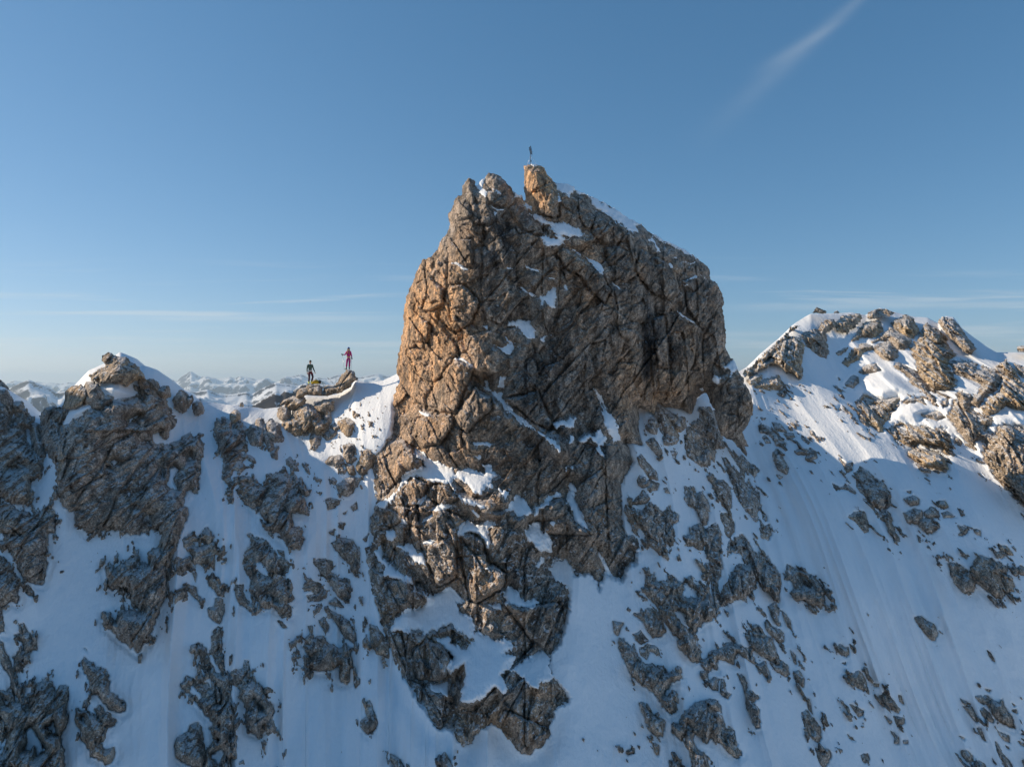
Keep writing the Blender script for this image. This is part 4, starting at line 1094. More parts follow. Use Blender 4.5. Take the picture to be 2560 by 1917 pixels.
def build_rocks():
    for H, fl, lab, poly, holes in list(parse_rocks(ROCKS)) + list(parse_rocks(PEOPLE_ROCKS)):
        A = area(poly)
        nm = 'rock' if math.sqrt(A) * 44 / FPX < 1.6 else 'rock_outcrop'
        ea = 0.7 if 'k' in fl else 1.0
        if 'boulder' in lab or 'smooth' in lab:
            ea *= 0.5
        if 'dark rocky ridge line' in lab:
            build_rock(nm, lab, poly, holes, H, fl, ea, dist=58.0)
        else:
            build_rock(nm, lab, poly, holes, H, fl, ea)
        if not ('k' in fl):
            sl = sub(poly, 60)
            s = poly_sdf(poly, GU[sl], GV[sl])
            sh = s.copy()
            for h in holes:
                sh = np.minimum(sh, -poly_sdf(h, GU[sl], GV[sl]))
            amp = min(1.0, 0.085 * math.sqrt(A) / 9.0 + 0.12) * ea
            G_IN[sl] = np.maximum(G_IN[sl], sh + G_EDGE[sl] * amp)
            vmax = max(p[1] for p in poly); vmin = min(p[1] for p in poly)
            low = np.clip((GV[sl] - vmin) / (vmax - vmin + 1), 0, 1.2)
            k = min(1.0, math.sqrt(A) / 90.0)
            G_MOAT[sl] = np.maximum(G_MOAT[sl], 0.10 * k * low * np.exp(-(np.abs(s + 7) / 9.0) ** 2))


# ------------------------------------------------------------------ the tower
T_FRONT = TPS([
    # left lit flank comes forward to the right, then the big front wall
    (1000, 560, 47.5), (1060, 480, 46.2), (1130, 430, 45.8), (1240, 430, 45.5), (1330, 430, 45.0), (1430, 500, 45.4), (1580, 560, 46.6), (1700, 640, 48.0),
    (1020, 700, 46.8), (1120, 680, 44.8), (1180, 640, 43.8), (1300, 650, 43.9), (1450, 650, 44.6), (1600, 720, 46.0), (1760, 740, 48.2),
    (1010, 850, 46.6), (1090, 850, 44.8), (1170, 830, 43.0), (1300, 850, 43.6), (1480, 860, 44.4), (1640, 880, 45.6), (1780, 880, 47.8),
    (1010, 1000, 46.5), (1080, 960, 43.6), (1140, 930, 42.0), (1230, 980, 41.6), (1400, 1000, 42.9), (1560, 1000, 44.2), (1700, 1000, 45.6), (1850, 980, 47.6),
    (950, 1180, 43.6), (1030, 1130, 41.8), (1130, 1130, 40.4), (1250, 1120, 40.2), (1400, 1150, 40.4), (1540, 1150, 41.6), (1700, 1080, 45.0), (1840, 1090, 47.6),
    (960, 1350, 40.0), (1050, 1330, 38.6), (1180, 1350, 37.8), (1300, 1330, 38.2), (1430, 1350, 39.2), (1560, 1380, 40.6),
    (980, 1500, 37.4), (1100, 1520, 36.6), (1250, 1500, 36.0), (1380, 1520, 37.2), (1000, 1620, 35.6), (1150, 1650, 34.6), (1300, 1650, 34.4), (1400, 1680, 35.2),
    (1130, 1780, 32.9), (1300, 1850, 31.6), (1250, 1780, 32.6)])


def tower_edge_controls():
    out = []
    n = len(TOWER)
    for i in range(0, n):
        u, v = TOWER[i]
        if v < 930:
            d = float(T_FRONT(u, v)) + 2.0
        elif u > 1760 and v < 1100:
            d = 48.9
        elif u < 1005 and v < 1000:
            d = float(T_FRONT(u, v)) + 2.3
        else:
            d = float(D_SNOW(u, v)) + 0.28
        out.append((u, v, d))
    keep = [out[0]]
    for q in out[1:]:
        if math.hypot(q[0] - keep[-1][0], q[1] - keep[-1][1]) > 38:
            keep.append(q)
    return keep


def build_tower():
    sl = sub(TOWER, 12)
    u, v = GU[sl].copy(), GV[sl].copy()
    s = poly_sdf(TOWER, u, v)
    Df = T_FRONT(u, v)
    De = TPS(tower_edge_controls(), reg=3e-3)(u, v)
    De = np.maximum(De, Df + 0.4)
    X = (u - CU) / FPX * Df; Z = (CV - v) / FPX * Df
    s = s + (7.0 * fbm(X * 1.0, Z * 1.0, X * 0, 4, 0.62, seed=161) + 3.0 * fbm(X * 5, Z * 5, X * 0, 2, 0.6, seed=167)) * 0.8
    s = s + G_EDGE[sl] * 0.9 * sstep(v, 1120, 1250)
    G_TW[sl] = s
    # blocks
    blk = np.zeros_like(u); crack = np.zeros_like(u)
    for line in TOWER_BLOCKS.strip().splitlines():
        h, tl, vw, txt = line.split('|')
        h, tl = float(h), float(tl)
        poly = pts(vw, txt)
        sb = poly_sdf(poly, u, v) + G_EDGE[sl] * 0.5
        cu = sum(p[0] for p in poly) / len(poly); wd = max(p[0] for p in poly) - min(p[0] for p in poly)
        pr = 1 - np.exp(-np.maximum(sb, 0) / 5.0)
        blk += (h * 0.8 + tl * 1.5 * (u - cu) / wd) * pr
        crack = np.maximum(crack, np.exp(-(sb / 3.2) ** 2) * 0.45)
    # bedding: leans right on the sunny flank, down to the right on the wall
    a1 = rock_relief(X, Z, X * 0, 50.0, 500)
    a2 = rock_relief(X + 40, Z, X * 0, -52.0, 560)
    wsel = sstep(u + 60 * vnoise(X * 0.3, Z * 0.3, X * 0, 77), 1130, 1270) 
    rel = a2 * (1 - wsel) + a1 * wsel
    big = 1.2 * fbm(X * 0.16, Z * 0.10, X * 0, 3, seed=601)
    rib = 0.55 * (1 - 2 * np.abs(vnoise(X * 0.55 + 0.35 * Z * 0.3, Z * 0.12, X * 0, 611)))
    # snow patches lie on ledges: flatter, leaning back
    flat = np.zeros_like(u); lean = np.zeros_like(u)
    patches = []
    for line in TOWER_SNOW.strip().splitlines():
        vw, txt = line.split('|')
        poly = pts(vw, txt)
        if poly == [] : continue
        A = area(poly)
        sp = poly_sdf(poly, u, v)
        flat = np.maximum(flat, sstep(sp, -12, 6))
        cv = sum(p[1] for p in poly) / len(poly)
        hgt = max(p[1] for p in poly) - min(p[1] for p in poly)
        k = 0.020 * np.clip(cv - v, -hgt / 2, hgt / 2)
        if hgt > 200:
            k = k * 0.35
        lean += k * sstep(sp, -30, 6)
        patches.append((poly, sp, A))
    prof = 1 - np.exp(-np.maximum(s, 0) / 34.0)
    body = Df - blk * prof - big * prof - rib * prof * (1 - flat) + crack * (1 - flat) * prof
    body = body + lean
    relw = (1 - 0.86 * flat) * np.clip(prof * 1.6, 0, 1)
    D = De * (1 - prof) + body * prof - rel * relw * 1.05
    lim = 0.0
    pt = s > lim
    keep = pt[:-1, :-1] | pt[1:, :-1] | pt[1:, 1:] | pt[:-1, 1:]
    uu, vv = snap(u, v, s, lim)
    P = xyz(uu, vv, D).reshape(-1, 3)
    # stone colours: orange flank brightened as sunlit, water stains also deepening the wall's shade
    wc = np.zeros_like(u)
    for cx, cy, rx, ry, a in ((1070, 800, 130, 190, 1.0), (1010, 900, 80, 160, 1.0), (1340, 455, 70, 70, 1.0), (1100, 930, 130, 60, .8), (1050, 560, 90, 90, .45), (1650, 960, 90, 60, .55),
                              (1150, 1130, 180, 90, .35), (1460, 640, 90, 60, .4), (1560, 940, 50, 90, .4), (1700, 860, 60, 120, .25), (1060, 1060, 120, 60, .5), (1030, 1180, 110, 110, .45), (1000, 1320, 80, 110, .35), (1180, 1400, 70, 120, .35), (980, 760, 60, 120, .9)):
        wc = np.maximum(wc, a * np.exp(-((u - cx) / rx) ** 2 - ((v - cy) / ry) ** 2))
    st = np.zeros_like(u)
    for cx, cy, rx, ry, a in ((1250, 610, 45, 90, .9), (1630, 860, 28, 110, 1.0), (1690, 860, 22, 70, .9), (1350, 960, 60, 80, .8), (1270, 740, 60, 60, .5), (1400, 880, 40, 80, .6), (1320, 1150, 90, 60, .6),
                              (1290, 1420, 40, 70, .7), (1540, 850, 30, 70, .5), (1450, 780, 60, 60, .35), (1330, 1840, 60, 40, .6), (1580, 700, 90, 60, .5), (1740, 820, 60, 120, .45), (1420, 1100, 90, 60, .5), (1500, 960, 60, 90, .45), (1190, 640, 50, 90, .4)):
        st = np.maximum(st, a * np.exp(-((u - cx) / rx) ** 4 - ((v - cy) / ry) ** 4))
    F = grid_faces(keep)
    P, F, ex = compact(P, F, {'warm': wc.ravel().astype(np.float32), 'stain_shade': st.ravel().astype(np.float32),
                                           'dust': (0.85 * sstep(v - 0.25 * (u - 1200), 1130, 1330)).ravel().astype(np.float32)})
    Bd = De + 2.4 * prof
    B = xyz(uu, vv, Bd).reshape(-1, 3)
    # back unseen and kept thin so its cast shadow clears the right slope
    B, Fb, _ = compact(B, grid_faces(keep)[:, ::-1])
    F = np.vstack([F, Fb + len(P)]); n = len(P)
    P = np.vstack([P, B])
    ex = {k: np.concatenate([q, np.zeros(len(B), np.float32)]) for k, q in ex.items()}
    o = link_mesh('rock_tower', P, F, ROCK_T, attrs=ex)
    tag(o, 'massive brown rock tower with the summit cross, steep dark wall and sunlit left flank', 'rock tower')
    # snow on its ledges
    for poly, sp, A in patches:
        uc = [p[0] for p in poly]; vc = [p[1] for p in poly]
        j0 = max(0, int((min(vc) - 16 - v[0, 0]) / ST)); j1 = int((max(vc) + 16 - v[0, 0]) / ST) + 2
        i0 = max(0, int((min(uc) - 16 - u[0, 0]) / ST)); i1 = int((max(uc) + 16 - u[0, 0]) / ST) + 2
        q = (slice(j0, j1), slice(i0, i1))
        uq, vq = u[q], v[q]
        k = min(1.0, math.sqrt(A) / 70.0)
        spq = sp[q] + G_EDGE[sl][q] * (0.35 + 0.75 * k)
        thick = (0.10 + 0.16 * k) * (1 - np.exp(-np.maximum(spq, 0) / 5.0)) + 0.05
        # smooth surface that keeps only the large shapes of the ledge
        Dq = (De * (1 - prof) + body * prof)[q]
        Ds = Dq - thick - 0.14 * rel[q] * relw[q] - 0.10 * fbm(X[q] * 1.2, Z[q] * 1.2, X[q] * 0, 3, seed=88)
        Dr = D[q]
        Ds = np.where(spq > 2, np.minimum(Ds, Dr - 0.03), Ds)
        Ds = np.where(spq < 0, np.maximum(Ds, Dr) + 0.04 - spq * 0.05, Ds)
        inside = s[q] > -2.4
        vq = vv[q] - 2.2 * np.exp(-np.maximum(s[q], 0) / 3.0)
        uq = uu[q]
        ok = (spq > -4) & inside
        kp = ok[:-1, :-1] & ok[1:, :-1] & ok[1:, 1:] & ok[:-1, 1:]
        if not kp.any():
            continue
        Pp, Fp, _ = compact(xyz(uq, vq, Ds).reshape(-1, 3), grid_faces(kp))
        link_mesh('snow_patch', Pp, Fp, SNOW, parent=o)
    return o, sl, s, D


def build_rubble():
    """countless crumbs of stone around the outcrops: stuff"""
    q = (slice(int((960 - V0) / ST), NV - 4), slice(4, NU - 4))
    u, v, X, Z, gi = GU[q], GV[q], GX[q], GZ[q], G_IN[q]
    ea, eb = rot(X, Z, -58.0)
    nz = fbm(ea * 1.7, eb * 3.4, X * 0, 4, 0.66, seed=911) + 0.25 * vnoise(X * 0.35, Z * 0.35, X * 0, 919)
    thr = 0.30 + 0.45 * sstep(-gi, 4, 55)
    h = (nz - thr)
    h = np.where(gi > 6, -1, h)
    h = np.where(poly_sdf(TOWER, u, v) > -8, -1, h)
    h = np.where(v < skyline(u) + 60, -1, h)
    D = base_snow(u, v) + 0.03 - np.clip(h, -0.05, 0.3) * 1.2
    ok = h > -0.05
    kp = ok[:-1, :-1] | ok[1:, :-1] | ok[1:, 1:] | ok[:-1, 1:]
    P, F, _ = compact(xyz(u, v, D).reshape(-1, 3), grid_faces(kp))
    o = link_mesh('rubble', P, F, ROCK, attrs={'warm': np.zeros(len(P), np.float32), 'stain_shade': np.zeros(len(P), np.float32)})
    tag(o, 'crumbs of dark stone poking through the snow around the outcrops', 'rubble', kind='stuff')


def build_snow():
    us = np.concatenate([np.linspace(-1300, -140, 90), np.arange(-138, 2700, 2.6), np.linspace(2702, 3800, 80)]).astype(np.float32)
    nv = 560
    S = skyline(us).astype(np.float32)
    # small natural unevenness of the crest line
    S = S + 2.2 * fbm(us * 0.02, us * 0, us * 0, 4, seed=71)
    t = np.linspace(0, 1, nv).astype(np.float32) ** 1.08
    u = us[None, :].repeat(nv, 0)
    v = S[None, :] + t[:, None] * (2380 - S)[None, :]
    D = base_snow(u, v)
    # shapes and moats
    for poly, h, w in SNOW_SHAPES:
        sd = poly_sdf(poly, u[:, ::1], v)
        D = D - h * sstep(sd, -w * 0.35, w)
    iu = np.clip(((u - U0) / ST), 0, NU - 1.001); iv = np.clip(((v - V0) / ST), 0, NV - 1.001)
    i0, j0 = iu.astype(int), iv.astype(int)
    D = D + G_MOAT[j0, i0]
    # hollow along the foot of the tower
    sd = poly_sdf(TOWER, u, v)
    D = D + 0.30 * np.exp(-(np.abs(sd + 14) / 34.0) ** 2) * sstep(v, 1250, 1600) * sstep(1500 - u, 0, 200) + 1.2 * sstep(G_TW[j0, i0], 0, 20) * (sd > -14) + 0.42 * sstep(G_IN[j0, i0], -4, 7)
    P = xyz(u, v, D)
    # behind the crest the ground falls away
    c = P[0]
    rows = []
    for dy, dz in ((150.0, -170.0), (60.0, -62.0), (25.0, -22.0), (9.0, -6.5), (3.6, -2.0), (1.3, -0.45), (0.4, -0.06)):
        q = c.copy(); q[:, 1] += dy; q[:, 2] += dz + 0.12 * dy * vnoise(q[:, 0] * 0.1, q[:, 1] * 0.1, q[:, 0] * 0, 9)
        rows.append(q)
    b = P[-1]
    low = []
    for k in (6.0, 30.0, 160.0, 500.0):
        q = b.copy(); q[:, 1] -= 0.62 * k; q[:, 2] -= 0.78 * k
        low.append(q)
    full = np.concatenate([np.stack(rows), P, np.stack(low)], 0)
    keep = np.ones((full.shape[0] - 1, full.shape[1] - 1), bool)
    o = link_mesh('snow_slope', full.reshape(-1, 3), grid_faces(keep), SNOW)
    tag(o, kind='structure')
    return o


def build_scree():
    """countless small stones breaking through thin snow: stuff"""
    spec = [('scree', pts('c4', '930,420 1100,400 1250,440 1350,500 1430,520 1430,640 1400,720 1350,860 1250,800 1180,740 1100,640 1000,560 930,480'), 0.13, 5, 'P1'),
            ('scree', pts('c4', '880,600 1010,640 1100,740 1330,700 1400,740 1290,880 1100,1060 960,1080 900,900 880,720'), 0.20, 6, 'P2'),
            ('scree', pts('d2', '1080,20 1300,40 1310,160 1180,190 1080,150'), 0.30, 7, 'P3'),
            ('scree', pts('d2', '900,260 1150,240 1230,420 1220,760 1100,720 960,740 900,500'), 0.36, 8, 'P3')]
    Ps, Fs, n = [], [], 0
    for nm, poly, thr, seed, _ in spec:
        sl = sub(poly, 4)
        u, v = GU[sl], GV[sl]
        X, Z = GX[sl], GZ[sl]
        s = poly_sdf(poly, u, v)
        nz = fbm(X * 3.0 + Z * 1.2, Z * 4.6, X * 0, 4, 0.7, seed=seed * 31) 
        q = (nz - thr) - 0.35 * (1 - sstep(s, -4, 30))
        D = base_snow(u, v, detail=True) + 0.02 - np.clip(q, -0.06, 0.35) * 0.8
        ok = q > -0.06
        kp = ok[:-1, :-1] | ok[1:, :-1] | ok[1:, 1:] | ok[:-1, 1:]
        P, F, _ = compact(xyz(u, v, D).reshape(-1, 3), grid_faces(kp))
        Ps.append(P); Fs.append(F + n); n += len(P)
    P = np.vstack(Ps); F = np.vstack(Fs)
    o = link_mesh('scree', P, F, ROCK, attrs={'warm': np.full(len(P), .5, np.float32), 'stain_shade': np.zeros(len(P), np.float32)})
    tag(o, 'scatter of small brown stones breaking through thin snow between the people and the tower', 'scree', kind='stuff')


# ------------------------------------------------------------------ far mountains
HAZE_TOP = 3300.0


def mountain_range(name, r, prof, base_z, width, amp, cells, mat, u0, u1, seed, nr=90, nu=520):
    """a range standing r metres away; prof gives its skyline direction by direction"""
    pu = np.array([p[0] for p in prof], np.float32); pv = np.array([p[1] for p in prof], np.float32)
    us = np.linspace(u0, u1, nu).astype(np.float32)
    q = np.linspace(-1, 1, nr).astype(np.float32)
    q = np.sign(q) * np.abs(q) ** 1.35
    u = us[None, :].repeat(nr, 0); t = q[:, None].repeat(nu, 1)
    y = r + t * width
    x = (u - CU) / FPX * y
    cz = (CV - np.interp(us, pu, pv)) / FPX * r
    z0 = base_z
    sh = np.abs(t)
    n1 = fbm(x / cells, y / cells, x * 0, 7, 0.52, seed=seed, ridged=True)
    n2 = fbm(x / cells * 0.37 + 4, y / cells * 0.37, x * 0, 4, 0.5, seed=seed + 50, ridged=True)
    crest = cz[None, :] + 0 * t
    fall = sh ** 0.72
    z = crest * (1 - fall) + z0 * fall + (n1 * 0.55 + n2 * 0.45) * amp * np.clip(sh * 5.0, 0.04, 1.0)
    P = np.stack([x, y, z], -1).reshape(-1, 3)
    o = link_mesh(name, P, grid_faces(np.ones((nr - 1, nu - 1), bool)), mat)
    return o


def build_far():
    mA = range_material('far_range_a', (0.075, 0.085, 0.115), 0.74, 0.004)  # rock made bluer with distance: haze put into its colour
    mB = range_material('far_range_b', (0.075, 0.085, 0.105), 0.71, 0.008)
    mC = range_material('far_range_c', (0.075, 0.075, 0.08), 0.64, 0.03)
    far = [(-1400, 930), (-600, 940), (-200, 945), (0, 957), (20, 955), (35, 949), (60, 957), (95, 953), (107, 956), (125, 955), (150, 958), (175, 954), (200, 957), (300, 948), (400, 945), (443, 950), (458, 937), (478, 926), (492, 936), (501, 941), (514, 939), (530, 944), (545, 947),
           (560, 945), (574, 941), (588, 945), (600, 939), (610, 942), (625, 944), (640, 949), (652, 947), (674, 951), (690, 958), (706, 944), (722, 940), (737, 938), (750, 934), (762, 938), (775, 946), (795, 942), (820, 946), (835, 939), (847, 935),
           (865, 942), (904, 941), (925, 937), (945, 934), (965, 938), (983, 938), (1100, 936), (1500, 946), (1780, 944), (1850, 946), (2600, 940), (4000, 930)]
    tag(mountain_range('hills_far', 30000, far, -1900, 6000, 900, 1100, mA, -1400, 4000, 11, nu=1500, nr=110), kind='structure')
    mid = [(-1400, 960), (-200, 985), (-40, 985), (0, 978), (26, 967), (50, 955), (72, 947), (88, 953), (99, 958), (127, 968), (142, 980), (162, 975), (190, 984), (300, 990), (440, 985), (465, 973), (490, 978), (519, 971), (540, 981), (563, 986), (590, 983), (617, 978),
           (630, 984), (660, 968), (690, 955), (700, 957), (740, 962), (800, 960), (850, 958), (900, 962), (990, 960), (1800, 965), (4000, 950)]
    tag(mountain_range('hills_middle', 11000, mid, -1500, 3400, 420, 480, mB, -1400, 4000, 12, nu=1500, nr=110), kind='structure')
    near = [(-1400, 1100), (60, 1060), (120, 1040), (400, 1030), (480, 992), (500, 989), (515, 997), (545, 1008), (563, 1012), (600, 1004), (633, 1008), (652, 997), (674, 985), (690, 977), (702, 982), (715, 970), (733, 972), (742, 966), (750, 958), (766, 952),
            (790, 960), (830, 975), (880, 990), (990, 1010), (1800, 1020), (4000, 1000)]
    tag(mountain_range('hills_near', 2600, near, -900, 1100, 90, 110, mC, -1400, 4000, 13, nu=1500, nr=130), kind='structure')
    # the land below, out to the horizon
    ang = np.linspace(-math.pi, math.pi, 181).astype(np.float32)
    rr = np.array([20, 400, 1200, 3000, 6000, 12000, 20000, 30000, 45000, 60000], np.float32)
    A, R = np.meshgrid(ang, rr)
    X, Y = R * np.sin(A), R * np.cos(A)
    Zz = -1150 + 240 * fbm(X / 2500, Y / 2500, X * 0, 4, seed=15, ridged=True) - 60 * (R / 10000)
    tag(link_mesh('ground', np.stack([X, Y, Zz], -1).reshape(-1, 3), grid_faces(np.ones((len(rr) - 1, 180), bool)), mB), kind='structure')


def build_spur():
    """unseen snowy shoulder, shaped to block the sun, left of the picture; it keeps the low sun off the lower face"""
    ny, nx = 90, 80
    y = np.linspace(-30, 80, ny).astype(np.float32)[:, None].repeat(nx, 1)
    t = np.linspace(-1, 1, nx).astype(np.float32)[None, :].repeat(ny, 0)
    xc = -66.0 - 0.10 * (50 - y)
    x = xc + t * 26
    zc = np.interp(y, SPUR_Y, SPUR_Z).astype(np.float32)
    z = zc - np.abs(t) ** 0.9 * 44 + 1.0 * fbm(x * 0.12, y * 0.12, x * 0, 5, seed=19, ridged=True)
    o = link_mesh('shade_spur', np.stack([x, y, z], -1).reshape(-1, 3), grid_faces(np.ones((ny - 1, nx - 1), bool)), SNOW)
    tag(o, kind='structure')


SPUR_Y = [-30, 20, 40, 50, 56, 60, 66, 80]
SPUR_Z = [17, 20.5, 21, 19.8, 16, 13, 6, -10]  # crest heights set to place the shadow edge of the added spur


def build_haze():
    bm = bmesh.new()
    bmesh.ops.create_cube(bm, size=1.0)
    me = bpy.data.meshes.new('haze'); bm.to_mesh(me); bm.free()
    o = bpy.data.objects.new('haze', me); COL.objects.link(o)
    o.scale = (140000, 140000, 3700)
    o.location = (0, 0, -3700 / 2 + 900)
    m = bpy.data.materials.new('haze'); m.use_nodes = True
    w = NT(m.node_tree)
    out = w.n('ShaderNodeOutputMaterial')
    vp = w.n('ShaderNodeVolumePrincipled', ins={'Color': (0.62, 0.82, 1.0, 1), 'Density': 0.000025, 'Anisotropy': 0.3})
    w.t.links.new(vp.outputs[0], out.inputs[1])
    me.materials.append(m)
    tag(o, kind='stuff')
# ------------------------------------------------------------------ people and their things
def P3(u, v, Y):
    return Vector(world_pt(u, v, Y))


def tube_bm(bm, pts_, radii, seg=10, cap=True):
    """round bar along a polyline, radius per point"""
    pts_ = [Vector(p) for p in pts_]
    if not isinstance(radii, (list, tuple)):
        radii = [radii] * len(pts_)
    rings = []
    for i, p in enumerate(pts_):
        a = pts_[max(0, i - 1)]; b = pts_[min(len(pts_) - 1, i + 1)]
        d = (b - a).normalized()
        q = d.to_track_quat('Z', 'Y')
        r = []
        for k in range(seg):
            t = 2 * math.pi * k / seg
            r.append(bm.verts.new(p + q @ Vector((math.cos(t) * radii[i], math.sin(t) * radii[i], 0))))
        rings.append(r)
    for a, b in zip(rings, rings[1:]):
        for k in range(seg):
            bm.faces.new((a[k], a[(k + 1) % seg], b[(k + 1) % seg], b[k]))
    if cap:
        bm.faces.new(rings[0][::-1]); bm.faces.new(rings[-1])


def ball_bm(bm, c, r, seg=16, rings=10, z0=-1.0):
    """ellipsoid, optionally cut below the relative height z0"""
    m = Matrix.Translation(Vector(c)) @ Matrix.Diagonal((r[0], r[1], r[2], 1))
    res = bmesh.ops.create_uvsphere(bm, u_segments=seg, v_segments=rings, radius=1.0, matrix=m)
    if z0 > -1:
        dead = [v for v in res['verts'] if (v.co.z - c[2]) / r[2] < z0 - 1e-4]
        bmesh.ops.delete(bm, geom=dead, context='VERTS')


def put(name, bm, mat, parent=None, smooth=True):
    me = bpy.data.meshes.new(name)
    bmesh.ops.recalc_face_normals(bm, faces=bm.faces)
    bm.to_mesh(me); bm.free()
    if smooth:
        me.polygons.foreach_set('use_smooth', np.ones(len(me.polygons), bool))
    me.materials.append(mat)
    o = bpy.data.objects.new(name, me)
    COL.objects.link(o)
    if parent: o.parent = parent
    return o


def skin(name, chains, mat, parent, root=None, sub=2):
    """one continuous surface grown over joints: chains = lists of (point, radius)"""
    me = bpy.data.meshes.new(name)
    vs, es, rad, key = [], [], [], {}
    for ch in chains:
        prev = None
        for p, r in ch:
            k = tuple(round(c, 4) for c in p)
            if k not in key:
                key[k] = len(vs); vs.append(p); rad.append(r)
            i = key[k]
            if prev is not None and prev != i:
                es.append((prev, i))
            prev = i
    me.from_pydata(vs, es, [])
    o = bpy.data.objects.new(name, me); COL.objects.link(o)
    md = o.modifiers.new('skin', 'SKIN')
    md.use_smooth_shade = True
    if not me.skin_vertices:
        me.attributes.new('skin', 'FLOAT', 'POINT')
    lay = me.skin_vertices[0].data
    for i, r in enumerate(rad):
        rr = r if isinstance(r, tuple) else (r, r)
        lay[i].radius = rr
        lay[i].use_root = (i == 0)
    o.modifiers.new('sub', 'SUBSURF').levels = sub
    o.modifiers['sub'].render_levels = sub
    me.materials.append(mat)
    if parent: o.parent = parent
    return o


def hand_chains(wrist, elbow, side, curl=0.5):
    """palm, five unequal fingers; the hand goes on from the forearm"""
    w, e = Vector(wrist), Vector(elbow)
    d = (w - e).normalized()
    fwd = Vector((0, -1, 0))
    lat = d.cross(fwd).normalized() * side
    nrm = d.cross(lat).normalized() * side
    palm = w + d * 0.085
    out = [[(tuple(w), 0.026), (tuple(w + d * 0.045), 0.030), (tuple(palm), 0.028)]]
    for k, L in enumerate((0.070, 0.078, 0.072, 0.058)):
        b = palm + lat * (0.026 - 0.0175 * k) + d * 0.004
        m = b + (d * 0.8 + nrm * curl * 0.5) * L * 0.5
        t = m + (d * (1 - curl) + nrm * curl) * L * 0.5
        out.append([(tuple(palm), 0.028), (tuple(b), 0.0095), (tuple(m), 0.0088), (tuple(t), 0.0075)])
    tb = w + d * 0.035 + lat * 0.030
    out.append([(tuple(w + d * 0.045), 0.030), (tuple(tb), 0.012), (tuple(tb + d * 0.03 + lat * 0.018), 0.010), (tuple(tb + d * 0.055 + lat * 0.018 + nrm * curl * 0.02), 0.0085)])
    return out


